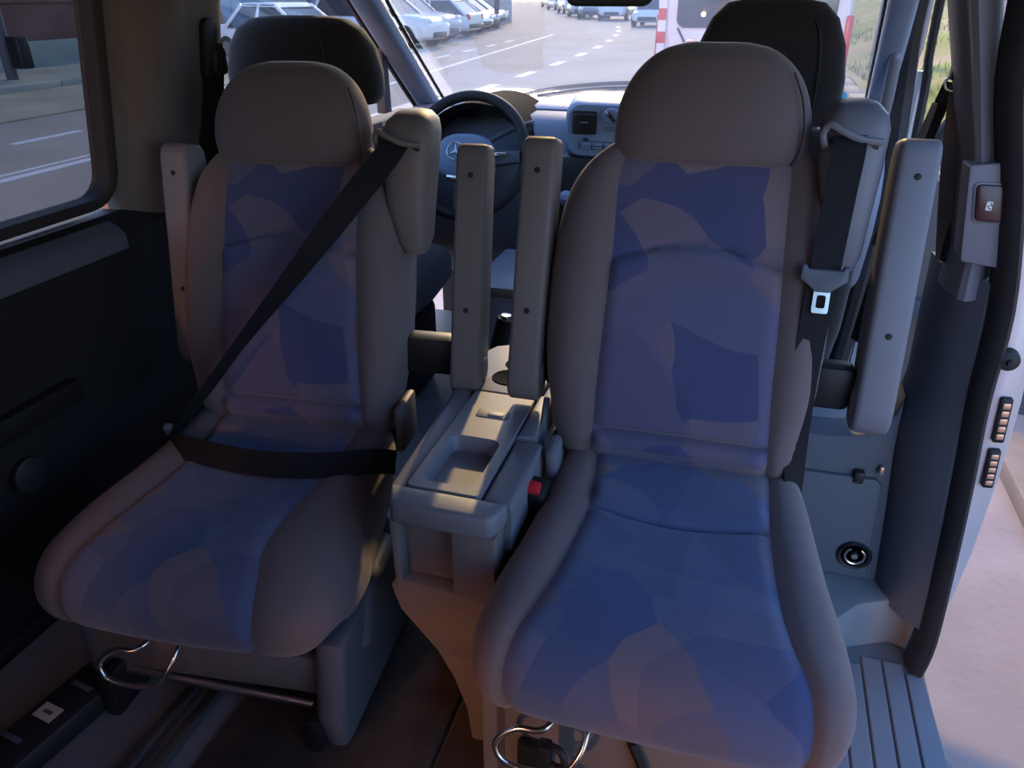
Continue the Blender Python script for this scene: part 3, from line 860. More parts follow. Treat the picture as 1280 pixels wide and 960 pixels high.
def pad(rows, flip, k, groove, parent, names, mats, ni=28, nb=12):
    """Upholstered pad. rows: (y, z, w, wiL, wiR, cx, depth, bulge, pinch); insert between seams, bolsters outside."""
    D = dense(rows, k)
    n = len(D)
    grid = []
    for i, r in enumerate(D):
        y, z, w, wl, wr_, cx, dep, bul, pin = r
        a = D[max(i - 1, 0)]; b = D[min(i + 1, n - 1)]
        t = np.array([b[0] - a[0], b[1] - a[1]])
        t /= (np.linalg.norm(t) + 1e-9)
        nr = np.array([-t[1], t[0]]) if flip else np.array([t[1], -t[0]])
        v = i / (n - 1)
        line = []

        def put(x, off):
            line.append((cx + x, y + nr[0] * off, z + nr[1] * off))
        for sgn, wi in ((-1, wl), (1, wr_)):
            seg = []
            for q in range(nb + 1):
                f = q / nb                            # 0 at seam, 1 at outer edge
                ang_ = f * PI / 2
                sx = math.sin(ang_) ** 0.85
                cz = math.cos(ang_) ** 0.75
                off = -dep + dep * cz + bul * math.sin(PI * min(1.0, f * 1.35)) * (1 if f < 0.74 else 0)
                if q == 0:
                    off = -0.007
                seg.append((sgn * (wi + (w - wi) * sx), off - pin * math.sin(PI * min(1, f * 1.2)) * 0))
            if sgn < 0:
                for x, off in seg[::-1]:
                    put(x, off)
                left_end = len(line) - 1
                for q in range(1, ni):
                    f = q / ni
                    x = -wl + (wl + wr_) * f
                    ed = min(f, 1 - f) * (wl + wr_)
                    off = -0.007 + 0.009 * (1 - math.exp(-ed / 0.006)) - 0.010 * math.sin(PI * f) * pin + groove(f, v, cx + x, z, y)
                    put(x, off)
            else:
                for x, off in seg:
                    put(x, off)
        grid.append(line)
    m = len(grid[0])
    a0, a1 = nb, nb + ni
    bol, ins = MB(), MB()
    flat = [p for l in grid for p in l]
    fb, fi = [], []
    for i in range(n - 1):
        for j in range(m - 1):
            f = (i * m + j, i * m + j + 1, (i + 1) * m + j + 1, (i + 1) * m + j)
            (fi if a0 <= j < a1 else fb).append(f)
    # bolster seams: vertical piping feel comes from the groove; close the far side of the pad
    back = []
    for i in range(n - 1):
        fb.append((i * m, (i + 1) * m, (i + 1) * m + m - 1, i * m + m - 1))

    def sub(faces):
        used = sorted({q for f in faces for q in f})
        ix = {q: s for s, q in enumerate(used)}
        return MB().add([flat[q] for q in used], [[ix[q] for q in f] for f in faces])
    ob = sub(fb).build(names[0], mats[0], parent, ang=70)
    oi = sub(fi).build(names[1], mats[1], ob, ang=80)
    return ob, oi


def g(x, s):
    return math.exp(-(x / s) ** 2)


def cushion_groove(f, v, x, z, y):
    # cross seam where the rear tuck meets the seat, plus a faint front seam line
    d = -0.012 * g(y - (0.318 - 0.012 * math.sin(PI * f)), 0.005) + 0.006 * g(y - 0.35, 0.02)
    d += -0.0035 * g(y - (0.215 - 0.05 * (f - 0.3)), 0.012) * math.sin(PI * f)
    return d


def back_groove(f, v, x, z, y):
    if y > 0.70:
        return 0.0
    arc = 0.780 + 0.028 * math.sin(PI * f)
    d = -0.014 * g(z - arc, 0.004) + (-0.006 if z > arc else 0.0)
    d += 0.005 * g(z - (arc - 0.025), 0.02)
    d += -0.014 * g(z - 0.502, 0.005) + 0.008 * g(z - 0.480, 0.012)
    return d


def armrest(parent, x, y0, z0, y1, z1, inner, side):
    """folded-up armrest: bar along the backrest; y0,z0 lower pivot end, y1,z1 upper end"""
    a = Vector((x, y0, z0)); b = Vector((x, y1, z1))
    t = (b - a).normalized()
    L = (b - a).length
    nrm = Vector((0, -t.z, t.y))                         # towards the viewer's side
    # side profile in (depth, length)
    d = 0.082
    prof = []
    for k in range(7):
        q = PI * 0.5 * k / 6
        prof.append((0.018 - 0.030 * (1 - math.sin(q)) * 0 + 0.0, 0.0)) if False else None
    pts = [(0.0, 0.045), (0.006, 0.018), (0.02, 0.003), (0.045, 0.0), (0.07, 0.008), (d, 0.035), (d, L * 0.35), (0.074, L - 0.03), (0.068, L - 0.010), (0.055, L), (0.016, L), (0.005, L - 0.008), (0.0, L - 0.022)]
    P = lambda dd, l, tt: a + t * l - nrm * dd + Vector((tt, 0, 0))
    ar = MB().prism([(p[0], p[1]) for p in pts], P, -0.029, 0.029, 0.009, 3).build('armrest', M_PLB if inner else M_PL, parent)
    # seam strip where the two shells meet on the viewer-facing side
    for l in (0.055 + L * 0.24, L - 0.055):
        p = a + t * l - nrm * (-0.0006)
        MB().lathe([(0, 0.0012), (0.0036, 0.0012), (0.0050, 0.0004), (0.0050, -0.003), (0, -0.003)], p, nrm, 14).build('screw_hole', M_SCREW, ar)
    p = a + t * 0.05 - nrm * 0.045 + Vector((side * 0.029, 0, 0))
    MB().lathe([(0, 0.003), (0.020, 0.003), (0.023, 0.0), (0.023, -0.003), (0, -0.003)], p, (side, 0, 0), 24).build('pivot_cap', M_PLB if inner else M_PL, ar)
    sg = 1 if x > 0 else -1
    q = a + t * 0.05 - nrm * 0.065
    MB().box((sg * (abs(x) - 0.029 + 0.20) / 2, q.y, q.z + 0.02), (abs(x) - 0.029 - 0.20, 0.05, 0.08), 0.015).build('sun_gap_block', M_BLK, parent)  # added block keeping the sun out of the gap beside the backrest
    return ar


def cabin_seat(name_label, x, y, rz, buckled, arm_in, arm_out):
    e = empty('cabin_seat', (x, y, -0.045 if buckled else 0.0), rz, name_label, 'car seat')
    # ---- cushion: rear tuck -> nose -> underside
    rows = [
        # y, z, w, wiL, wiR, cx, depth, bulge, pinch
        (0.490, 0.455, 0.205, 0.142, 0.150, 0.010, 0.07, 0.004, 0.3),
        (0.440, 0.452, 0.214, 0.138, 0.148, 0.015, 0.08, 0.006, 0.5),
        (0.320, 0.440, 0.230, 0.134, 0.145, 0.019, 0.10, 0.014, 1.0),
        (0.240, 0.437, 0.240, 0.142, 0.148, 0.020, 0.11, 0.015, 1.0),
        (0.165, 0.434, 0.252, 0.152, 0.155, 0.020, 0.11, 0.013, 0.8),
        (0.105, 0.428, 0.256, 0.166, 0.168, 0.020, 0.10, 0.008, 0.4),
        (0.055, 0.412, 0.256, 0.184, 0.188, 0.020, 0.09, 0.006, 0.0),
        (0.018, 0.380, 0.253, 0.193, 0.196, 0.020, 0.08, 0.004, -0.4),
        (0.004, 0.340, 0.246, 0.192, 0.196, 0.020, 0.07, 0.003, -0.6),
        (0.014, 0.302, 0.234, 0.184, 0.190, 0.020, 0.06, 0.002, -0.5),
        (0.045, 0.278, 0.218, 0.172, 0.178, 0.020, 0.05, 0.0, -0.2),
        (0.080, 0.270, 0.208, 0.164, 0.170, 0.020, 0.04, 0.0, 0.0),
    ]
    if buckled:
        rows = [(a, b, c * 1.05, d * 1.0, e_ * (1.02 - 0.30 * min(1.0, max(0.0, (0.40 - a) / 0.28))), f - 0.024, h_, i_, k_) for a, b, c, d, e_, f, h_, i_, k_ in rows]
    pad(rows, False, 14, cushion_groove, e, ('cushion', 'cushion_insert'), (M_FAB, M_SEAT))
    MB().box((0.0, 0.29, 0.305), (0.40, 0.40, 0.09), 0.03).build('seat_pan', M_PLD, e)
    # ---- backrest: bottom front -> up -> over the top -> down the back a little
    rows = [
        (0.470, 0.420, 0.205, 0.138, 0.160, -0.004, 0.07, 0.000, 0.3),
        (0.445, 0.470, 0.210, 0.134, 0.160, -0.004, 0.08, 0.004, 0.4),
        (0.452, 0.520, 0.218, 0.130, 0.158, -0.006, 0.09, 0.008, 0.6),
        (0.470, 0.600, 0.232, 0.128, 0.154, -0.008, 0.10, 0.014, 0.8),
        (0.500, 0.700, 0.236, 0.124, 0.152, -0.010, 0.10, 0.015, 0.8),
        (0.536, 0.800, 0.232, 0.122, 0.146, -0.010, 0.10, 0.013, 0.6),
        (0.570, 0.870, 0.224, 0.126, 0.142, -0.009, 0.10, 0.010, 0.4),
        (0.596, 0.915, 0.208, 0.128, 0.138, -0.006, 0.09, 0.006, 0.2),
        (0.622, 0.944, 0.180, 0.120, 0.128, -0.003, 0.07, 0.004, 0.0),
        (0.655, 0.958, 0.150, 0.105, 0.112, 0.000, 0.06, 0.002, 0.0),
        (0.690, 0.950, 0.140, 0.100, 0.105, 0.000, 0.05, 0.0, 0.0),
        (0.715, 0.920, 0.140, 0.100, 0.105, 0.000, 0.05, 0.0, 0.0),
    ]
    bk, bi = pad(rows, True, 16, back_groove, e, ('backrest', 'backrest_insert'), (M_FAB, M_INS))
    # hard shell behind the backrest
    sh = []
    for yy, z, w in ((0.56, 0.36, 0.19), (0.58, 0.50, 0.205), (0.615, 0.65, 0.222), (0.655, 0.80, 0.22), (0.69, 0.88, 0.20), (0.70, 0.925, 0.15), (0.69, 0.94, 0.10)):
        sh.append([(a, yy - 0.02 + b, z) for a, b in sup(w, 0.042, 4.0, 36)])
    MB().loft(sh).build('back_shell', M_PLD, e)
    # ---- headrest
    hr = []
    for z, w, d, yy in ((0.921, 0.120, 0.030, 0.645), (0.924, 0.142, 0.048, 0.645), (0.940, 0.152, 0.060, 0.646), (0.975, 0.154, 0.066, 0.650), (1.015, 0.146, 0.066, 0.656), (1.050, 0.129, 0.060, 0.664), (1.075, 0.105, 0.050, 0.670), (1.090, 0.078, 0.036, 0.674), (1.097, 0.045, 0.018, 0.676)):
        hr.append([(a, yy + b, z) for a, b in sup(w, d, 2.9, 48)])
    D = dense([[c for p in l for c in p] for l in hr], 4)
    hr = [[(q[3 * i] - (0.016 if buckled else 0.0), q[3 * i + 1], q[3 * i + 2]) for i in range(48)] for q in D]
    h = MB().loft(hr).build('headrest', M_FAB, e, ang=75)
    MB().tube([(0.128, 0.608, 0.926), (0.136, 0.600, 0.945), (0.138, 0.597, 0.985), (0.130, 0.606, 1.025), (0.114, 0.622, 1.06)], 0.0013, 6, 5).build('piping', M_FABD, h)
    for sx in (-0.06, 0.06):
        MB().tube([(sx, 0.665, 0.86), (sx, 0.66, 0.95)], 0.006, 8).build('headrest_post', M_STEEL, e)
    # ---- shoulder belt guide on the outer top corner
    gx = 0.205 if not buckled else 0.214
    gd = []
    for z, w, d, yy in ((0.775, 0.020, 0.030, 0.600), (0.80, 0.030, 0.040, 0.602), (0.86, 0.040, 0.050, 0.612), (0.93, 0.047, 0.055, 0.625), (0.985, 0.049, 0.056, 0.640), (1.005, 0.044, 0.050, 0.648), (1.018, 0.030, 0.036, 0.655), (1.022, 0.014, 0.018, 0.660)):
        gd.append([(gx + 0.010 + a * (1.0) - 0.012 * (1 - min(1, (z - 0.775) / 0.1)) * -1, yy + b, z) for a, b in sup(w, d, 3.2, 32)])
    gm = M_PL if not buckled else M_PLB
    gu = MB().loft(gd).build('belt_guide', gm, e)
    MB().prism([(gx - 0.030, 0.968), (gx + 0.040, 0.960), (gx + 0.042, 0.972), (gx + 0.012, 0.974), (gx - 0.018, 0.984), (gx - 0.030, 0.990), (gx - 0.036, 0.980)], XZ, 0.580, 0.600, 0.002).build('belt_slot', M_BLK, gu)
    lip = MB().tube([(gx + 0.044, 0.578, 0.972), (gx + 0.012, 0.572, 0.976), (gx - 0.016, 0.572, 0.987), (gx - 0.032, 0.576, 0.994), (gx - 0.040, 0.580, 0.980), (gx - 0.034, 0.580, 0.962)], 0.0055, 8, 5)
    lip.build('slot_lip', gm, gu)
    # ---- belt
    if not buckled:
        sx = gx - 0.002
        bs = MB().ribbon([(sx, 0.600, 0.985), (sx, 0.565, 0.965), (sx - 0.003, 0.545, 0.90), (sx - 0.008, 0.515, 0.79), (sx - 0.012, 0.488, 0.66), (sx - 0.010, 0.470, 0.54), (sx + 0.000, 0.455, 0.44), (sx + 0.012, 0.45, 0.34)],
                         [(0.047, 0, 0), (0.047, 0, 0), (0.046, 0.004, 0), (0.045, 0.006, 0), (0.042, 0.012, 0), (0.040, 0.016, 0), (0.030, 0.030, 0), (0.014, 0.040, 0)], 0.0015).build('belt', M_BELT, e)
        tz = 0.785
        ty = 0.507
        tx = sx - 0.008
        tg = MB().prism([(-0.033, 0.016), (-0.027, 0.016), (-0.024, 0.010), (0.024, 0.010), (0.027, 0.016), (0.033, 0.016), (0.034, -0.004), (0.020, -0.014), (0.010, -0.022), (-0.010, -0.022), (-0.020, -0.014), (-0.034, -0.004)], lambda a, b, t: (tx + a, ty + t + 0.28 * b, tz + b), -0.006, 0.004, 0.002).build('latch_tongue', M_PLM, e)
        m = MB()
        loops = []
        for w, hh, t in ((0.024, 0.034, -0.003), (0.013, 0.019, -0.003), (0.013, 0.019, 0.0), (0.024, 0.034, 0.0)):
            loops.append([(tx + a, ty + t + 0.28 * (b - 0.036), tz - 0.036 + b) for a, b in rr(w, hh, 0.003, 3)])
        loops.append(loops[0])
        m.loft(loops, False, False)
        m.build('tongue_plate', M_CHR, tg)
    else:
        # fastened: shoulder strap crosses to the buckle on the far side, lap strap across the front
        bs = MB().ribbon([(gx + 0.004, 0.600, 0.985), (gx - 0.012, 0.555, 0.955), (gx - 0.080, 0.512, 0.870), (gx - 0.180, 0.462, 0.745), (gx - 0.280, 0.425, 0.625), (gx - 0.355, 0.400, 0.530), (gx - 0.405, 0.385, 0.465), (gx - 0.425, 0.38, 0.42)],
                         [(0.046, 0.0, 0.0), (0.040, -0.004, -0.022), (0.034, 0.008, -0.030), (0.022, 0.036, -0.016), (0.010, 0.044, -0.008), (0.008, 0.045, -0.006), (0.008, 0.045, 0.004), (0.008, 0.044, 0.008)], 0.0015).build('belt', M_BELT, e)
        MB().ribbon([(-0.215, 0.365, 0.430), (-0.15, 0.318, 0.455), (0.0, 0.292, 0.458), (0.13, 0.302, 0.462), (0.215, 0.340, 0.458), (0.235, 0.40, 0.42)],
                    [(0, 0.02, 0.042)] * 6, 0.0016).build('lap_belt', M_BELT, e)
        MB().box((-0.214, 0.372, 0.455), (0.018, 0.014, 0.026), 0.004, rot=(0.4, 0, 0.3)).build('latch_tongue', M_PL, e)
    # ---- buckle and stalk on the inner side
    bx = -0.205 if not buckled else -0.222
    bu = MB().box((bx, 0.335 + (0.05 if buckled else 0), 0.415 - (0.03 if buckled else 0)), (0.034, 0.045, 0.085), 0.008, rot=(0.35, 0.1, 0)).build('buckle', M_BLK, e)
    MB().box((bx - 0.003, 0.318 + (0.05 if buckled else 0), 0.446 - (0.03 if buckled else 0)), (0.026, 0.022, 0.034), 0.005, rot=(0.35, 0.1, 0)).build('release_button', M_RED if not buckled else M_BLK, bu)
    if not buckled:
        MB().box((bx + 0.012, 0.41, 0.455), (0.022, 0.055, 0.07), 0.010, rot=(0.2, 0, 0)).build('hinge_cover', M_PL, e)
        MB().tube([(-0.228, 0.50, 0.52), (-0.226, 0.47, 0.49), (-0.222, 0.45, 0.43), (-0.222, 0.44, 0.36)], 0.006, 8, 4).build('recliner_rod', M_PLM, e)
    else:
        MB().box((0.225, 0.50, 0.455), (0.018, 0.09, 0.10), 0.012).build('hinge_cover', M_PLB, e)
    armrest(e, *arm_in)
    armrest(e, *arm_out)
    # ---- base
    if buckled:
        MB().prism([(-0.235, 0.225), (0.215, 0.225), (0.215, 0.142), (0.150, 0.142), (-0.235, 0.125)], XZ, 0.085, 0.105, 0.005).build('front_panel', M_PLB, e)
        MB().box((-0.245, 0.16, 0.17), (0.05, 0.15, 0.16), 0.015).build('front_bracket', M_PLM, e)
        MB().prism([(0.075, 0.275), (0.34, 0.30), (0.42, 0.20), (0.40, 0.055), (0.06, 0.055), (0.045, 0.13)], YZ, 0.195, 0.250, 0.022, 3).build('side_cover', M_PLM, e)
        MB().tube([(0.243, 0.16, 0.20), (0.243, 0.20, 0.285), (0.243, 0.24, 0.295)], [0.018] * 9, 10, 4).build('side_lever', M_PLM, e)
        MB().tube([(-0.22, 0.09, 0.120), (0.20, 0.09, 0.112)], 0.0085, 10).build('cross_tube', M_STEEL, e)
        MB().tube([(0.205, 0.085, 0.135), (0.205, 0.082, 0.046)], 0.010, 10).build('front_leg', M_STEEL, e)
        MB().box((0.0, 0.30, 0.155), (0.40, 0.30, 0.22), 0.02).build('pedestal', M_BLK, e)
        MB().box((-0.20, 0.24, 0.095), (0.03, 0.40, 0.10), 0.008).build('slide_rail', M_BLK, e)
        MB().box((0.19, 0.24, 0.085), (0.03, 0.40, 0.08), 0.008).build('slide_rail', M_BLK, e)
    else:
        MB().prism([(-0.215, 0.235), (0.245, 0.235), (0.245, 0.0), (-0.215, 0.0)], XZ, 0.105, 0.125, 0.006).build('front_panel', M_PLB, e)
        MB().box((-0.212, 0.115, 0.13), (0.045, 0.02, 0.26), 0.006).build('front_bracket', M_PLB, e)
        MB().box((0.02, 0.28, 0.12), (0.44, 0.30, 0.24), 0.02).build('pedestal', M_PLM, e)
        MB().box((-0.145, 0.095, 0.11), (0.055, 0.012, 0.060), 0.004).build('latch_plate', M_BLK, e)
        hk = MB().box((-0.118, 0.040, 0.188), (0.020, 0.022, 0.055), 0.004).build('release_hook', M_BLK, e)
        MB().tube([(-0.118, 0.035, 0.165), (-0.108, 0.020, 0.140), (-0.092, 0.015, 0.128)], 0.006, 8, 4).build('hook_tail', M_BLK, hk)
        MB().tube([(-0.112, 0.045, 0.207), (-0.095, 0.040, 0.205), (-0.088, 0.035, 0.188), (-0.098, 0.036, 0.176), (-0.112, 0.04, 0.176)], 0.0055, 8, 4).build('hook_loop', M_BLK, hk)
        MB().tube([(0.00, 0.098, 0.185), (0.016, 0.094, 0.15), (0.022, 0.092, 0.12)], [0.008] * 9, 8, 4).build('pull_tab', M_BLK, e)
    lx, lz = (-0.125, 0.0) if not buckled else (-0.125, -0.012)
    MB().tube([(lx + 0.020, 0.12, 0.230 + lz), (lx + 0.010, 0.07, 0.226 + lz), (lx - 0.006, 0.055, 0.220 + lz), (lx - 0.036, 0.052, 0.219 + lz), (lx - 0.060, 0.045, 0.204 + lz), (lx - 0.067, 0.038, 0.186 + lz), (lx - 0.052, 0.034, 0.165 + lz), (lx - 0.015, 0.034, 0.158 + lz), (lx + 0.034, 0.040, 0.164 + lz), (lx + 0.056, 0.055, 0.190 + lz), (lx + 0.062, 0.08, 0.214 + lz), (lx + 0.062, 0.12, 0.22 + lz)],
              0.0048, 10, 5).build('release_bar', M_CHR, e)
    return e


cabin_seat('right cabin seat with its buckle open and the black belt hanging straight down', 0.310, 0.685, math.radians(1.5), False,
           (-0.270, 0.47, 0.520, 0.59, 0.958, True, 1), (0.305, 0.475, 0.535, 0.585, 0.980, False, -1))
cabin_seat('left cabin seat with the black belt fastened across it', -0.405, 0.690, math.radians(5.0), True,
           (0.346, 0.49, 0.525, 0.60, 0.976, True, 1), (-0.250, 0.52, 0.520, 0.60, 0.955, False, -1))

# ------------------------------------------------------------------ centre console between the seats
co = empty('centre_console', (0.0, 0.88, 0.0), 0, 'beige grey console box with cup holders between the two cabin seats', 'console')
# main body: side profile swept across, front face narrowing towards the floor
rows = []
for z, x0, x1, y0, y1 in ((0.0, 0.030, 0.078, 0.02, 0.50), (0.05, 0.026, 0.080, 0.015, 0.51), (0.12, 0.010, 0.082, 0.012, 0.51), (0.20, -0.035, 0.083, 0.010, 0.51), (0.30, -0.078, 0.080, 0.008, 0.515), (0.34, -0.088, 0.080, 0.004, 0.515), (0.445, -0.091, 0.080, 0.0, 0.52)):
    w, d = x1 - x0, y1 - y0
    rows.append([((x0 + x1) / 2 + a, (y0 + y1) / 2 + b, z) for a, b in rr(w, d, 0.018, 5)])
body = MB().loft(rows)
body.build('body', M_PLB, co)
# dark block where the left cushion's shadow falls, shade put into its colour
MB().box((-0.035, 0.30, 0.14), (0.10, 0.42, 0.26), 0.02).build('shadow_block', M_PLD, co)
# front pocket: four walls round a recess
MB().box((-0.034, -0.004, 0.39), (0.094, 0.010, 0.098), 0.004).build('pocket_back', M_PLB, co)
MB().prism([(-0.090, 0.458), (-0.076, 0.458), (-0.076, 0.345), (-0.072, 0.337), (-0.088, 0.325)], XZ, -0.036, 0.02, 0.005).build('pocket_side', M_PLB, co)
MB().prism([(0.009, 0.458), (0.078, 0.458), (0.078, 0.325), (0.05, 0.330), (0.012, 0.335), (0.009, 0.345)], XZ, -0.036, 0.02, 0.006).build('pocket_side', M_PLB, co)
MB().prism([(-0.098, 0.326), (-0.083, 0.343), (0.015, 0.338), (0.055, 0.330), (0.078, 0.326), (0.078, 0.28), (0.060, 0.20), (-0.02, 0.20), (-0.085, 0.28)], XZ, -0.034, 0.012, 0.006).build('pocket_floor', M_PLB, co)
MB().prism([(-0.07, 0.27), (0.086, 0.30), (0.084, 0.0), (0.030, 0.0), (0.022, 0.08), (0.0, 0.15), (-0.03, 0.21)], XZ, -0.030, 0.010, 0.005).build('front_foot', M_PLB, co)
# top ring (lid frame) with a tray recess
fr = []
W0 = [(-0.103, -0.045), (-0.085, -0.055), (0.070, -0.055), (0.090, -0.040), (0.092, 0.20), (0.080, 0.30), (0.062, 0.36), (-0.072, 0.30), (-0.100, 0.20)]
MB().prism([(-0.092, -0.022), (-0.086, -0.036), (-0.074, -0.042), (0.062, -0.042), (0.074, -0.036), (0.080, -0.022), (0.084, 0.008), (0.040, 0.008), (-0.078, 0.008), (-0.104, 0.008)], XY, 0.456, 0.497, 0.010, 3).build('front_cap', M_PL, co)
MB().prism([(-0.104, 0.006), (-0.080, 0.006), (-0.080, 0.30), (-0.126, 0.52), (-0.148, 0.52), (-0.12, 0.30)], XY, 0.435, 0.492, 0.006).build('side_rim', M_PL, co)
MB().prism([(0.040, 0.010), (0.090, 0.010), (0.088, 0.20), (0.040, 0.20)], XY, 0.40, 0.488, 0.010, 3).build('side_rim', M_PL, co)
MB().prism([(0.040, 0.204), (0.076, 0.204), (0.066, 0.36), (0.040, 0.36)], XY, 0.40, 0.492, 0.008, 3).build('side_flap', M_PL, co)
# lid: panel with the tray opening, built as frame pieces around the tray
tx0, tx1, ty0, ty1 = -0.062, 0.022, 0.032, 0.170
lid = MB()
lo_, li_ = [], []
out = rr(0.118, 0.325, 0.008, 5)
inn = rr(tx1 - tx0, ty1 - ty0, 0.018, 5)
cxo, cyo = -0.020, 0.172
cxi, cyi = (tx0 + tx1) / 2, (ty0 + ty1) / 2
L0 = [(cxo + a, cyo + b, 0.470) for a, b in out]
L1 = [(cxo + a, cyo + b, 0.493) for a, b in out]
L2 = [(cxo + a * 0.985, cyo + b * 0.993, 0.496) for a, b in out]
L3 = [(cxi + a * 1.06, cyi + b * 1.04, 0.496) for a, b in inn]
L4 = [(cxi + a, cyi + b, 0.491) for a, b in inn]
L5 = [(cxi + a * 0.86, cyi + b * 0.88, 0.455) for a, b in inn]
L6 = [(cxi + a * 0.76, cyi + b * 0.82, 0.450) for a, b in inn]
lid.loft([L0, L1, L2, L3, L4, L5, L6], True, True)
ld = lid.build('lid', M_PL, co)
MB().prism([(a - 0.018, b + 0.255) for a, b in rr(0.060, 0.030, 0.006, 4)], XY, 0.488, 0.4975, 0.002).build('lid_latch', M_PLM, ld)
MB().prism([(a - 0.012, b + 0.252) for a, b in rr(0.030, 0.014, 0.004, 4)], XY, 0.494, 0.4995, 0.002).build('latch_finger', M_PL, ld)
# cup holder plate behind the lid
pl_out = [(-0.079, 0.338), (0.040, 0.338), (0.046, 0.42), (0.040, 0.52), (0.015, 0.555), (-0.060, 0.57), (-0.105, 0.545), (-0.125, 0.50), (-0.10, 0.42)]
cp = MB().prism(pl_out, XY, 0.462, 0.495, 0.006, 3).build('cup_holder_plate', M_PL, co)
for x, y_, r_ in ((-0.034, 0.405, 0.030), (-0.034, 0.468, 0.022)):
    MB().lathe([(0, 0.4955), (r_, 0.4958), (r_ + 0.002, 0.4968), (r_ + 0.004, 0.4958), (r_ + 0.004, 0.490)], (x, y_, 0), (0, 0, 1), 30).build('cup_holder', M_MATT, cp)  # flat black disc; the hole's shade is put into its colour
MB().prism([(0.045, 0.34), (0.072, 0.362), (0.062, 0.47), (0.048, 0.50)], XY, 0.45, 0.490, 0.006).build('side_rim', M_PL, co)

# rail cover with a paper label on the left floor
rc = empty('rail_cover', (-0.672, 0.70, 0.0), math.radians(-8), 'black floor rail cover with a small pale paper label, left of the seats', 'rail cover')
MB().box((0, 0.0, 0.026), (0.085, 0.30, 0.050), 0.010).build('body', M_PLD, rc)
lbl = MB().box((-0.004, -0.045, 0.0515), (0.042, 0.030, 0.0012), 0).build('label', M_STICK, rc, smooth=False)
MB().box((-0.004, -0.045, 0.0523), (0.020, 0.007, 0.0006), 0).build('label_print', M_STICKD, lbl, smooth=False)
for k, (dx, dy) in enumerate(((0.0, 0.02), (0.006, 0.065), (0.01, 0.09), (-0.015, -0.105))):
    MB().box((dx, dy, 0.051), (0.045, 0.010, 0.003), 0.001).build('rib', M_PLM, rc)
for x in (-0.50, -0.455):
    rl = MB().box((x, 0.55, 0.016), (0.022, 0.9, 0.014), 0.004).build('floor_rail', M_STEEL, None)
    tag(rl, 'narrow steel seat rail on the dark floor, %s of the pair' % ('left' if x < -0.48 else 'right'), 'seat rail', 'seat rails')
# ------------------------------------------------------------------ OUTSIDE: street
M_ROAD = mat('pale_asphalt', (0.44, 0.385, 0.345), 0.85, bump=0.6, bscale=60, var=0.10, vscale=0.6, spec=0.15)
M_DARKROAD = mat('grey_asphalt', (0.26, 0.265, 0.27), 0.85, bump=0.5, bscale=50, var=0.08, vscale=0.8, spec=0.3)
M_PAVE = mat('concrete_pavement', (0.44, 0.35, 0.33), 0.9, bump=0.8, bscale=30, var=0.18, vscale=2.2, spec=0.2, detail=6)
M_SIDEWALK = mat('old_sidewalk', (0.42, 0.43, 0.37), 0.9, bump=0.6, bscale=12, var=0.18, vscale=0.7)
M_LINE = mat('white_road_paint', (0.82, 0.82, 0.84), 0.7, bump=0.4, bscale=90, var=0.06, vscale=20)
M_KERB = mat('tan_kerb_stone', (0.42, 0.31, 0.25), 0.9, bump=0.6, bscale=30, var=0.12, vscale=5)
M_BRICK = mat('brown_red_wall', (0.24, 0.12, 0.10), 0.9, bump=0.7, bscale=20, var=0.22, vscale=1.2)
M_STONE = mat('pale_wall', (0.55, 0.50, 0.48), 0.9, bump=0.4, bscale=14, var=0.10, vscale=0.8)
M_PINKW = mat('pinkish_facade', (0.42, 0.30, 0.30), 0.9, bump=0.4, bscale=14, var=0.12, vscale=0.8)
M_DOORW = mat('brown_wood_door', (0.20, 0.10, 0.045), 0.6, var=0.2, vscale=3)
M_LAMPW = mat('lit_wall_lamp', (0.9, 0.8, 0.6), 0.4, emit=((1.0, 0.80, 0.45), 14.0))
M_BLUEG = mat('blue_grey_panel', (0.18, 0.25, 0.30), 0.6, var=0.10, vscale=0.7)
M_TYRE = mat('tyre', (0.02, 0.02, 0.022), 0.85)
M_WGL = mat('car_window', (0.03, 0.045, 0.06), 0.08, spec=0.8)
M_WGLB = mat('pale_car_window', (0.10, 0.20, 0.26), 0.08, spec=0.9)
M_TAIL = mat('tail_lamp', (0.55, 0.03, 0.04), 0.3)
M_HLMP = mat('head_lamp', (0.75, 0.78, 0.8), 0.15, spec=0.9)
M_ORANGE = mat('amber_spot', (0.9, 0.6, 0.15), 0.3, emit=((1.0, 0.72, 0.25), 6.0))
M_BARK = mat('pale_bark', (0.34, 0.28, 0.27), 0.95, bump=1.0, bscale=18, var=0.3, vscale=4)
M_LEAF = mat('leaves', (0.09, 0.15, 0.04), 0.7, var=0.3, vscale=3)
M_SIGNT = mat('teal_sticker', (0.02, 0.30, 0.36), 0.5)

# body paint reads the colour of each car
mb_ = mat('car_paint', (0.8, 0.8, 0.8), 0.25, spec=0.6)
oi = mb_.node_tree.nodes.new('ShaderNodeObjectInfo')
mb_.node_tree.links.new(oi.outputs['Color'], mb_.node_tree.nodes['Principled BSDF'].inputs['Base Color'])
M_PAINT = mb_

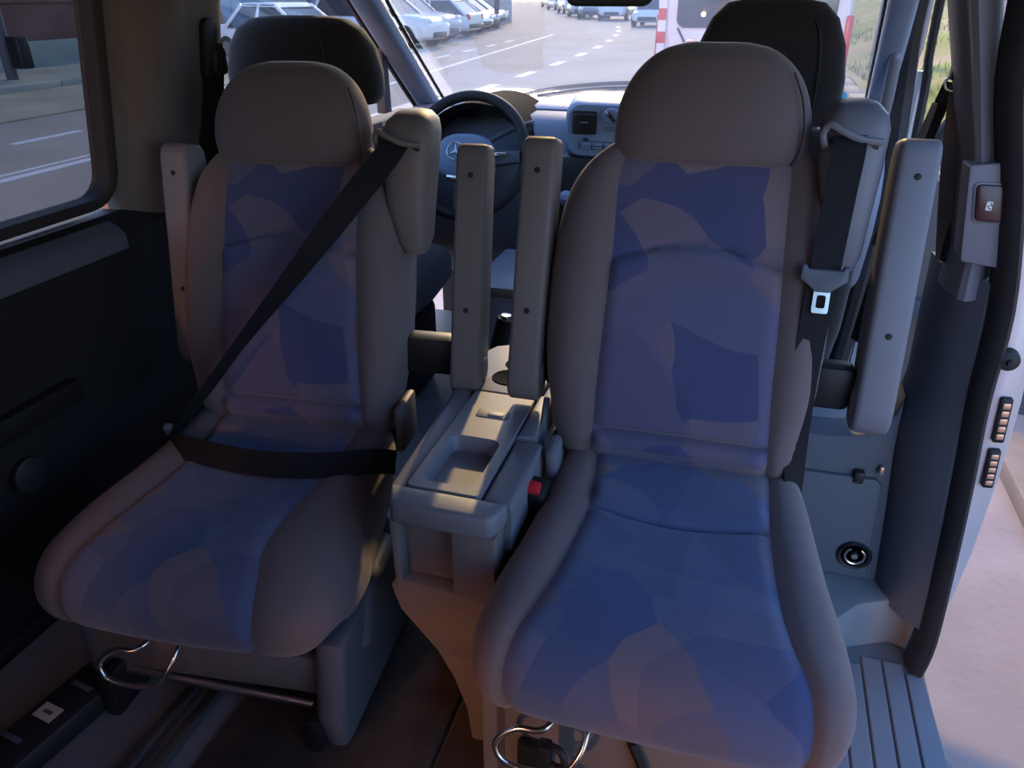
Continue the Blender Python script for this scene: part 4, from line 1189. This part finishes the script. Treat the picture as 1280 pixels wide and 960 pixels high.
# grass bank: green, straw and bare earth
gm = mat('grass_bank', (0.15, 0.2, 0.05), 0.95, bump=1.0, bscale=25, spec=0.1)
nt = gm.node_tree
tc = nt.nodes['Texture Coordinate']
n1 = nt.nodes.new('ShaderNodeTexNoise'); n1.inputs['Scale'].default_value = 0.55; n1.inputs['Detail'].default_value = 8; n1.inputs['Roughness'].default_value = 0.65
rp = nt.nodes.new('ShaderNodeValToRGB')
e = rp.color_ramp.elements
e[0].position = 0.30; e[0].color = (0.15, 0.20, 0.055, 1)
e[1].position = 0.58; e[1].color = (0.40, 0.29, 0.17, 1)
q = e.new(0.42); q.color = (0.26, 0.28, 0.085, 1)
q = e.new(0.49); q.color = (0.34, 0.30, 0.12, 1)
nt.links.new(tc.outputs['Object'], n1.inputs['Vector'])
nt.links.new(n1.outputs[0], rp.inputs[0])
nt.links.new(rp.outputs[0], nt.nodes['Principled BSDF'].inputs['Base Color'])
M_GRASS = gm
M_BLADE = mat('grass_blades', (0.22, 0.25, 0.07), 0.9, var=0.4, vscale=1.5)

road = struct(MB().box((-20, 60, G - 0.10), (150, 200, 0.2), 0).build('road', M_ROAD, smooth=False))
# lane where the van stands: concrete strip on the right
struct(MB().prism([(1.02, -12), (3.0, -12), (3.0, 40), (1.02, 40)], XY, G - 0.1, G + 0.012).build('pavement', M_PAVE, smooth=False))


def stripe(p0, p1, w, name='lane_dash'):
    a = Vector((p0[0], p0[1], G)); b = Vector((p1[0], p1[1], G))
    t = (b - a).normalized()
    s = Vector((-t.y, t.x, 0)) * w / 2
    m = MB()
    m.loft([[a - s, a + s, a + s + Vector((0, 0, 0.006)), a - s + Vector((0, 0, 0.006))], [b - s, b + s, b + s + Vector((0, 0, 0.006)), b - s + Vector((0, 0, 0.006))]])
    return m.build(name, M_LINE, road, smooth=False)
for i in range(11):
    y0 = 9.6 + i * 2.35 * (1 + i * 0.045)
    xx = lambda y: -4.82 - max(0, y - 20) ** 2 * 0.004
    stripe((xx(y0), y0), (xx(y0 + 1.3), y0 + 1.3), 0.22)
stripe((-6.85, 5.0), (-6.85, 7.6), 0.13, 'lane_line')
stripe((-7.05, 5.2), (-7.05, 7.6), 0.07, 'lane_line')
stripe((-8.5, 7.7), (-8.5, 8.8), 0.13)
stripe((-6.9, 15.0), (-7.7, 25.0), 0.12, 'lane_line')
stripe((-7.7, 25.0), (-8.6, 36.0), 0.12, 'lane_line')
for i in range(5):
    stripe((-8.45 - i * 0.12, 19.5 + i * 2.6), (-8.5 - i * 0.12, 20.6 + i * 2.6), 0.14)

# left: sandy strip, sidewalk with kerb, brown wall on a stone plinth
M_SANDY = mat('sandy_edge', (0.40, 0.37, 0.28), 0.95, bump=0.5, bscale=10, var=0.2, vscale=0.9)
struct(MB().box((-11.5, 13, G + 0.01), (2.9, 30, 0.03)).build('verge', M_SANDY, smooth=False))
sd = struct(MB().box((-14.9, 12, G + 0.04), (3.9, 32, 0.16), 0.02).build('sidewalk', M_SIDEWALK, smooth=False))
for k in range(14):
    MB().box((-12.96, -2 + k * 2.0, G + 0.05), (0.16, 1.97, 0.16), 0.015).build('kerb_stone', M_SIDEWALK, sd)
wl_ = empty('street_wall', (-16.8, 11, G), 0, 'brown red building wall with a grey plinth seen through the left side window', 'wall')
MB().box((-0.15, 0, 2.6), (0.3, 26, 4.2), 0.02).build('wall_face', M_BRICK, wl_)
MB().box((0.05, 0, 0.35), (0.2, 26, 0.55), 0.02).build('plinth', M_SIDEWALK, wl_)
MB().box((0.02, 0, 1.50), (0.12, 26, 0.10), 0.02).build('ledge', M_BRICK, wl_)
for k in range(6):
    MB().box((0.0, -11 + 4.4 * k, 2.2), (0.10, 0.35, 1.3), 0.02).build('pilaster', M_BRICK, wl_)
for k in range(5):
    MB().box((0.0, -8.8 + 4.4 * k, 2.65), (0.06, 2.4, 0.9), 0.02).build('shutter', M_PLM, wl_)
    MB().box((0.04, -8.8 + 4.4 * k, 2.12), (0.14, 2.6, 0.08), 0.01).build('window_sill', M_SIDEWALK, wl_)
pp = empty('sign_pole', (-14.05, 12.95, G + 0.12), 0, 'grey pole with a dark litter bin hung on it beyond the left window', 'pole')
MB().tube([(0, 0, 0), (0, 0, 4.0)], 0.11, 14).build('pole', M_PLM, pp)
MB().prism(rr(0.34, 0.30, 0.08, 5), lambda a, b, t: (a + 0.36, b, t), 0.22, 0.80, 0.03).build('litter_bin', M_BLK, pp)
MB().box((0.14, 0, 0.70), (0.16, 0.05, 0.05), 0.01).build('bracket', M_STEEL, pp)

# ---- cars
CAR_PARTS = {}


def car_meshes(style):
    if style in CAR_PARTS:
        return CAR_PARTS[style]
    Ln, W, H = {'hatch': (4.1, 1.74, 1.46), 'suv': (4.5, 1.85, 1.70), 'sedan': (4.5, 1.76, 1.44), 'van': (4.6, 1.85, 1.90)}[style]
    hl = Ln / 2
    belt = H * 0.60
    parts = {}
    b = MB()
    nose = {'hatch': 0.78, 'suv': 0.98, 'sedan': 0.76, 'van': 0.95}[style]
    tail = {'hatch': 0.92, 'suv': 1.02, 'sedan': 0.88, 'van': 1.05}[style]
    st = [(-hl, 0.70, 0.40, tail - 0.10), (-hl + 0.06, 0.80, 0.30, tail), (-hl + 0.5, W / 2, 0.24, belt), (-0.2, W / 2, 0.22, belt), (hl * 0.42, W / 2, 0.22, belt - 0.02), (hl - 0.9, W / 2 - 0.01, 0.24, nose + 0.06), (hl - 0.25, W / 2 - 0.06, 0.26, nose - 0.05), (hl - 0.04, W / 2 - 0.16, 0.32, nose - 0.18), (hl, W / 2 - 0.30, 0.40, nose - 0.28)]
    b.loft([[(x, a, (z0 + z1) / 2 + c) for a, c in sup(w, (z1 - z0) / 2, 4.5, 28)] for x, w, z0, z1 in dense(st, 3)])
    parts['body'] = (b, 'paint')
    rear = {'hatch': -hl + 0.10, 'suv': -hl + 0.12, 'sedan': -hl + 0.75, 'van': -hl + 0.05}[style]
    rtop = {'hatch': -hl + 0.85, 'suv': -hl + 0.45, 'sedan': -0.95, 'van': -hl + 0.20}[style]
    ftop = 0.30
    front = {'hatch': 1.20, 'suv': 1.15, 'sedan': 1.15, 'van': 1.45}[style]
    gh = MB()
    z0 = belt - 0.04
    w0, w1 = W / 2 - 0.06, W / 2 - 0.24
    lo = [(rear, -w0), (rear, w0), (front, w0 - 0.06), (front, -w0 + 0.06)]
    hi = [(rtop, -w1), (rtop, w1), (ftop, w1), (ftop, -w1)]
    n = 5
    gh.loft([[(lx_ + (hx - lx_) * k / n, ly + (hy - ly) * k / n, z0 + (H - 0.05 - z0) * k / n) for (lx_, ly), (hx, hy) in zip(lo, hi)] for k in range(n + 1)])
    parts['glasshouse'] = (gh, 'glass')
    rf = MB()
    rf.loft([[(rtop - 0.10, -w1 - 0.03, H - 0.09), (rtop - 0.10, w1 + 0.03, H - 0.09), (rtop + 0.05, w1 - 0.05, H - 0.01), (rtop + 0.05, -w1 + 0.05, H - 0.01)],
             [(ftop + 0.14, -w1 - 0.03, H - 0.11), (ftop + 0.14, w1 + 0.03, H - 0.11), (ftop - 0.05, w1 - 0.05, H - 0.01), (ftop - 0.05, -w1 + 0.05, H - 0.01)]])
    for s in (-1, 1):
        for (xa, xb) in ((rear, rtop), (front, ftop)):
            ww = w0 if xa == rear else w0 - 0.06
            rf.tube([(xa, s * ww, z0), (xb, s * w1, H - 0.06)], 0.05, 6)
        rf.tube([(-0.35, s * (w0 + 0.0), z0), (-0.30, s * w1, H - 0.06)], 0.045, 6)
    parts['roof'] = (rf, 'paint')
    wx = (-hl + 0.78, hl - 0.82)
    R_ = 0.31 if style in ('hatch', 'sedan') else 0.36
    wh = MB()
    for x in wx:
        for s in (-1, 1):
            parts.setdefault('wheels', []).append((x, s))
    w_ = MB().lathe([(0, -0.02), (R_ * 0.6, -0.02), (R_ * 0.95, -0.01), (R_, 0.02), (R_, 0.18), (R_ * 0.9, 0.2), (0, 0.2)], (0, 0, 0), (0, -1, 0), 20)
    c_ = MB().lathe([(0, 0.21), (R_ * 0.2, 0.215), (R_ * 0.6, 0.20), (R_ * 0.62, 0.19), (0, 0.19)], (0, 0, 0), (0, -1, 0), 14)
    parts['wheel'] = (w_, 'tyre')
    parts['hub_cap'] = (c_, 'steel')
    parts['head_lamps'] = (MB().box((hl - 0.17, 0.60, nose - 0.14), (0.28, 0.30, 0.16), 0.05), 'head')
    parts['tail_lamps'] = (MB().box((-hl + 0.07, 0.66, tail - 0.14), (0.16, 0.24, 0.24), 0.05), 'tail')
    parts['grille'] = (MB().box((hl - 0.06, 0, 0.42), (0.14, 1.0, 0.20), 0.04), 'dark')
    parts['rear_bumper'] = (MB().box((-hl + 0.02, 0, 0.44), (0.16, 1.4, 0.16), 0.05), 'dark')
    CAR_PARTS[style] = (parts, wx, W, R_)
    return CAR_PARTS[style]


CM = {'paint': M_PAINT, 'glass': M_WGL, 'tyre': M_TYRE, 'steel': M_STEEL, 'head': M_HLMP, 'tail': M_TAIL, 'dark': M_PLD}
CACHE = {}


def car(style, x, y, heading, color, label, group, z=G):
    e = empty('car', (x, y, z), math.radians(heading), label, 'car', group)
    parts, wx, W, R_ = car_meshes(style)

    def inst(pn, parent, loc=(0, 0, 0), flip=False):
        key = (style, pn)
        if key not in CACHE:
            CACHE[key] = parts[pn][0].build(pn.replace('_lamps', '_lamp'), CM[parts[pn][1]], None, ang=35)
            o = CACHE[key]
        else:
            o = CACHE[key].copy()
            COL.objects.link(o)
        o.parent = parent
        o.location = loc
        if flip:
            o.scale = (1, -1, 1)
        o.color = (*color, 1)
        return o
    for pn in ('body', 'glasshouse', 'roof', 'grille', 'rear_bumper'):
        inst(pn, e)
    for pn in ('head_lamps', 'tail_lamps'):
        inst(pn, e)
        inst(pn, e, flip=True)
    for x_ in wx:
        for s in (-1, 1):
            w = inst('wheel', e, (x_, s * (W / 2 - 0.17), R_), flip=(s > 0))
            inst('hub_cap', w)
    return e


WHITE = (0.80, 0.80, 0.80)
SILV = (0.45, 0.47, 0.50)
GREY = (0.22, 0.24, 0.27)
DBLUE = (0.05, 0.09, 0.16)
grp = 'cars parked on the left of the road'
car('suv', -12.2, 26.2, -6, WHITE, 'white off-road car nearest the windscreen pillar, nose towards the road', grp)
car('suv', -12.8, 29.0, -6, SILV, 'silver grey pickup-like car parked just behind the white off-roader', grp)
car('hatch', -13.0, 32.6, 176, WHITE, 'white hatchback with a red tail lamp parked rear towards the road', grp)
car('hatch', -13.6, 35.9, -5, WHITE, 'white car parked between the white hatchback and the dark blue cars', grp)
car('sedan', -14.4, 38.8, -6, DBLUE, 'dark blue car parked nearest beyond the white cars on the left', grp)
car('sedan', -14.9, 41.6, -6, DBLUE, 'dark blue car parked second beyond the white cars on the left', grp)
car('hatch', -15.6, 44.8, -6, GREY, 'dark grey car at the far end of the left row', grp)
car('sedan', -12.1, 20.2, -14, WHITE, 'white car with a red tail lamp seen through the driver window', 'cars seen through the driver window')
grp = 'cars parked along the far side of the bend'
cols = [WHITE, SILV, WHITE, SILV, GREY, WHITE, SILV, WHITE, SILV, DBLUE, WHITE, SILV]
lab = ['white car at the far upper end of the row along the bend', 'silver car second from the far end of the row along the bend', 'white car third from the far end of the row along the bend',
       'silver car where the row along the bend turns', 'grey car just left of the middle of the far row', 'white car in the middle of the far row under the mirror',
       'silver car right of the white middle car in the far row', 'white hatchback right of the mirror centre in the far row', 'silver estate third from the striped marker in the far row',
       'dark blue car second from the striped marker in the far row', 'white car next to the striped marker on the parked van']
posr = [(-23.6, 95), (-19.5, 82), (-15.6, 70), (-13.0, 61.5), (-11.2, 57.5), (-9.2, 55.5), (-7.0, 54.5), (-4.9, 54.0), (-2.9, 53.5), (-0.9, 53.0), (-5.6, 46.0)]
sty = ['hatch', 'sedan', 'suv', 'hatch', 'hatch', 'suv', 'hatch', 'hatch', 'suv', 'hatch', 'hatch']
for i, ((x, y), l) in enumerate(zip(posr, lab)):
    car(sty[i], x, y, (-62, -62, -68, -75, -85, -90, -88, -92, -90, -95, -92)[i], cols[i], l, grp)

# ---- buildings ahead on the left
fb_ = empty('corner_building', (-20.6, 48.6, G), math.radians(10), 'pinkish building with a brown door and two lit lamps behind the parked cars', 'building')
MB().box((-3.0, 0, 4.0), (14.0, 6.0, 8.0), 0.05).build('facade', M_PINKW, fb_)
dr = MB().box((-0.4, -3.04, 1.5), (2.0, 0.12, 3.4), 0.03).build('door', M_DOORW, fb_)
for x in (-0.35, 0.30):
    MB().lathe([(0, -0.16), (0.10, -0.12), (0.16, 0), (0.10, 0.12), (0, 0.16)], (x, -3.25, 1.45), (0, 0, 1), 14).build('wall_lamp', M_LAMPW, dr)
for x in (-2.2, 1.4, 2.9):
    MB().box((x, -3.1, 2.5), (0.7, 0.25, 5.0), 0.04).build('pilaster', M_STONE, fb_)
for x in (-4.0, -6.2, 2.2):
    f_ = MB().box((x, -3.02, 2.6), (1.1, 0.10, 1.6), 0.02).build('window', M_PLD, fb_)
    MB().box((x, -3.08, 2.6), (0.9, 0.03, 1.4), 0).build('pane', M_WGL, f_, smooth=False)
gw = tag(MB().box((-15.6, 48.4, G + 0.75), (2.6, 0.3, 1.5), 0.03).build('garden_wall', M_STONE), 'low white garden wall behind the dark blue cars', 'wall')
up = tag(MB().tube([(-12.6, 40.3, G), (-12.6, 40.3, G + 6.5)], 0.13, 12).build('lamp_post', M_PLM), 'slim grey lamp post at the end of the left car row', 'post')
# blue grey container trailer and a white box van behind it
ct = empty('container', (-23.5, 34.5, G), math.radians(8), 'blue grey container wall seen above the left seat', 'container')
MB().box((0, 0, 2.2), (8.5, 2.6, 4.4), 0.03).build('box', M_BLUEG, ct)
for k in range(14):
    MB().box((-3.9 + 0.6 * k, -1.32, 2.2), (0.18, 0.08, 4.2), 0.01).build('rib', M_BLUEG, ct)
MB().box((4.15, -1.33, 2.2), (0.25, 0.12, 4.4), 0.02).build('corner_post', M_PLM, ct)
pk = empty('stone_portal', (-20.9, 27.0, G), math.radians(12), 'pale leaning stone pier beside a pinkish wall, left of the blue grey container', 'wall')
MB().prism([(-3.0, 0.0), (-0.35, 0.0), (-0.9, 4.6), (-3.0, 4.6)], XZ, 0.0, 0.6, 0.02).build('wall_face', M_PINKW, pk)
MB().prism([(-0.35, 0.0), (0.22, 0.0), (-0.5, 4.6), (-0.9, 4.6)], XZ, -0.15, 0.6, 0.03).build('pier', M_STONE, pk)
bv = empty('box_van', (-17.5, 31.6, G), math.radians(4), 'white box van with dark lettering just above the left headrest', 'van')
MB().box((0, 0, 0.62), (2.9, 1.9, 0.92), 0.06).build('box', M_STONE if False else M_WHITE, bv)
MB().box((1.9, 0, 0.45), (1.0, 1.8, 0.60), 0.12).build('cab', M_WHITE, bv)
MB().box((2.05, 0, 0.80), (0.6, 1.6, 0.36), 0.10).build('cab_window', M_WGL, bv)
for x in (-0.9, 1.7):
    for s in (-1, 1):
        MB().lathe([(0, 0), (0.30, 0), (0.32, 0.04), (0.32, 0.2), (0, 0.2)], (x, s * 0.97, 0.30), (0, -s, 0), 16).build('wheel', M_TYRE, bv)
cu = bpy.data.curves.new('lettering', 'FONT')
cu.body = 'GAR'
cu.size = 0.62
cu.extrude = 0.01
cu.space_character = 1.15
tmp = bpy.data.objects.new('lettering', cu)
COL.objects.link(tmp)
bpy.context.view_layer.update()
lm = bpy.data.meshes.new_from_object(tmp.evaluated_get(bpy.context.evaluated_depsgraph_get()))
bpy.data.objects.remove(tmp)
bpy.data.curves.remove(cu)
lm.materials.clear()
lm.materials.append(M_PLD)
tx_ = bpy.data.objects.new('lettering', lm)
COL.objects.link(tx_)
tx_.parent = bv
tx_.location = (-0.92, -0.965, 0.46)
tx_.rotation_euler = (PI / 2, 0, 0)
bw = empty('white_building', (-23.5, 62.0, G), math.radians(6), 'bright white building far behind the driver side window pillar', 'building')
MB().box((-6, 0, 4), (16, 6, 8), 0.05).build('facade', M_STONE, bw)
for k in range(4):
    f_ = MB().box((-11 + 3.4 * k, -3.02, 2.4), (1.4, 0.1, 1.5), 0.02).build('window', M_PLD, bw)
    MB().box((-11 + 3.4 * k, -3.08, 2.4), (1.2, 0.03, 1.3), 0).build('pane', M_WGL, f_, smooth=False)

# ---- white van parked straight ahead
vn = empty('parked_van', (0.20, 9.0, G), 0, 'white van with a large dark rear window parked right in front', 'van')
sec = []
for yy, s, zt in ((0.0, 0.955, 2.42), (0.03, 0.985, 2.46), (0.12, 1.0, 2.50), (3.2, 1.0, 2.5), (4.0, 0.98, 2.44), (4.9, 0.93, 1.5), (5.5, 0.85, 1.2)):
    hw = 0.97 * s
    sec.append([(-hw, yy, 0.40), (-hw * 1.0, yy, 1.0), (-hw * 0.985, yy, 1.5), (-hw * 0.93, yy, zt - 0.12), (-hw * 0.86, yy, zt), (hw * 0.86, yy, zt), (hw * 0.93, yy, zt - 0.12), (hw * 0.985, yy, 1.5), (hw, yy, 1.0), (hw, yy, 0.40)])
MB().loft(sec).build('body', M_WHITE, vn)
MB().prism(rr(1.56, 0.86, 0.09, 6), lambda a, b, t: (a + 0.02, t, b + 1.80), -0.030, 0.02, 0.008).build('rear_window', M_WGL, vn)
MB().box((0.02, -0.012, 1.0), (1.70, 0.03, 0.62), 0.012).build('tailgate_panel', M_WHITE, vn)
MB().box((0.02, -0.045, 0.62), (1.86, 0.14, 0.20), 0.05).build('bumper', M_STONE, vn)
MB().box((0.02, -0.03, 0.86), (0.55, 0.02, 0.14), 0.01).build('number_plate', M_WHITE, vn)
MB().prism([(-0.085, 0.0), (-0.04, 0.018), (0.0, 0.034), (0.04, 0.018), (0.085, 0.0), (0.04, -0.012), (-0.04, -0.012)], lambda a, b, t: (a - 0.60, t, b + 1.245), -0.05, -0.02, 0.004).build('badge', M_STEEL, vn)
MB().tube([(-0.74, -0.05, 1.37), (-0.66, -0.06, 1.24)], 0.012, 6).build('rear_wiper', M_PLD, vn)
MB().lathe([(0, 0), (0.022, 0), (0.022, 0.01), (0, 0.012)], (-0.49, -0.032, 1.50), (0, -1, 0), 14).build('amber_lamp', M_ORANGE, vn)
for s in (-1, 1):
    MB().box((s * 0.93, -0.005, 1.25), (0.07, 0.06, 0.5), 0.015).build('tail_lamp', M_TAIL, vn)
sm = MB().box((-0.905, -0.055, 1.28), (0.085, 0.012, 1.10), 0.004).build('marker_strip', M_WHITE, vn)
for k in range(5):
    MB().prism([(-0.0425, -0.055), (0.0425, -0.055), (0.0425, 0.055), (-0.0425, 0.055)], lambda a, b, t: (-0.905 + a, t, 0.84 + 0.22 * k + b), -0.064, -0.058, 0).build('red_band', M_TAIL, sm, smooth=False)
for s in (-1, 1):
    for y in (1.0, 4.3):
        MB().lathe([(0, 0), (0.30, 0), (0.33, 0.03), (0.33, 0.2), (0, 0.2)], (s * 0.96, y, 0.33), (-s, 0, 0), 18).build('wheel', M_TYRE, vn)

# ---- right: kerb wall, grass bank, tree trunks
kb = empty('kerb_wall', (1.72, 0, G), 0, 'low tan kerb wall along the grass bank right of the van', 'kerb')
for k in range(16):
    MB().box((0.09, 0.9 + k * 1.2, 0.15), (0.26, 1.185, 0.33), 0.02).build('kerb_block', M_KERB, kb)
MB().box((-0.14, 9.8, 0.03), (0.22, 19.5, 0.10), 0.02).build('kerb_foot', M_KERB, kb)
nx, ny = 40, 110
vv, ff = [], []
rnd = random.Random(3)
for j in range(ny):
    for i in range(nx):
        x = 1.90 + i * 0.45 * (1 + i * 0.012)
        y = -2 + j * 0.55
        d = x - 1.9
        z = G + 0.28 + 0.34 * d ** 0.92 + 0.06 * math.sin(x * 1.9 + y * 0.7) + 0.05 * math.sin(y * 1.7 - x) * min(1, d) + rnd.uniform(-0.03, 0.03) * min(1, d)
        vv.append((x, y, z))
for j in range(ny - 1):
    for i in range(nx - 1):
        a = j * nx + i
        ff.append((a, a + 1, a + nx + 1, a + nx))
bank = struct(MB().add(vv, ff).build('grass_bank', M_GRASS, ang=80))
# low end of the bank turns behind the parked van
vb, fbb = [], []


def bank_z(x, y):
    d = max(0, x - 1.9)
    return G + 0.28 + 0.34 * d ** 0.92 + 0.06 * math.sin(x * 1.9 + y * 0.7) + 0.05 * math.sin(y * 1.7 - x) * min(1, d)


tufts = MB()
for k in range(9000):
    x = 2.02 + 9 * rnd.random() ** 1.6
    y = 2.0 + 30 * rnd.random() ** 1.3
    if math.sin(x * 1.3 + 0.4 * y) + math.sin(y * 0.9 - 0.7 * x) + rnd.uniform(-1, 1) < -0.1:
        continue
    z = bank_z(x, y)
    a = rnd.uniform(0, 2 * PI)
    h = rnd.uniform(0.05, 0.14)
    w = 0.012
    dx, dy = math.cos(a) * w, math.sin(a) * w
    lx_, ly_ = rnd.uniform(-0.05, 0.05), rnd.uniform(-0.05, 0.05)
    tufts.add([(x - dx, y - dy, z - 0.03), (x + dx, y + dy, z - 0.03), (x + lx_, y + ly_, z + h)], [(0, 1, 2)])
tg_ = tufts.build('grass_tufts', M_BLADE, None, smooth=False)
tag(tg_, 'short dry grass growing over the bank', 'grass', kind='stuff')


def tree(x, y, r, label, lean=(0, 0)):
    z0 = bank_z(x, y) - 0.1
    t = empty('tree', (x, y, z0), 0, label, 'tree', None)
    MB().tube([(0, 0, 0), (lean[0] * 0.1, 0, 0.25), (lean[0] * 0.4, lean[1], 1.2), (lean[0], lean[1], 3.4)], [r * 1.7, r * 1.5, r * 1.3, r * 1.1, r] + [r * 0.98] * 4 + [r * 0.9] * 4, 14, 4).build('trunk', M_BARK, t)
    m = MB()
    for k in range(1400):
        d = Vector((rnd.gauss(0, 1), rnd.gauss(0, 1), rnd.gauss(0, 0.7))).normalized() * 1.9 * rnd.random() ** 0.4
        c = Vector((lean[0], lean[1], 4.6)) + d
        u = Vector((rnd.gauss(0, 1), rnd.gauss(0, 1), rnd.gauss(0, 1))).normalized() * 0.11
        v = u.cross(Vector((rnd.gauss(0, 1), rnd.gauss(0, 1), rnd.gauss(0, 1))).normalized()) * 0.6
        m.add([c - u, c + v, c + u, c - v], [(0, 1, 2, 3)])
    m.build('foliage', M_LEAF, t, smooth=False)
    for s in (-1, 1):
        MB().tube([(lean[0], lean[1], 3.0), (lean[0] + s * 0.5, lean[1] + 0.3, 3.9), (lean[0] + s * 1.0, lean[1] + 0.5, 4.8)], r * 0.4, 8, 3).build('branch', M_BARK, t)


tree(3.15, 12.2, 0.20, 'pale tree trunk on the bank seen just left of the right door pillar', (0.05, 0.0))
tree(2.35, 16.8, 0.10, 'slim tree on the bank seen through the right edge of the windscreen', (0.05, 0.0))
# little teal disc stuck in the corner of the windscreen
tag(MB().lathe([(0, 0), (0.032, 0), (0.032, 0.002), (0, 0.002)], (0.60, 2.80, 0.868), (0, -0.35, 0.6), 24).build('windscreen_sticker', M_SIGNT), 'round teal sticker low in the right corner of the windscreen', 'sticker')
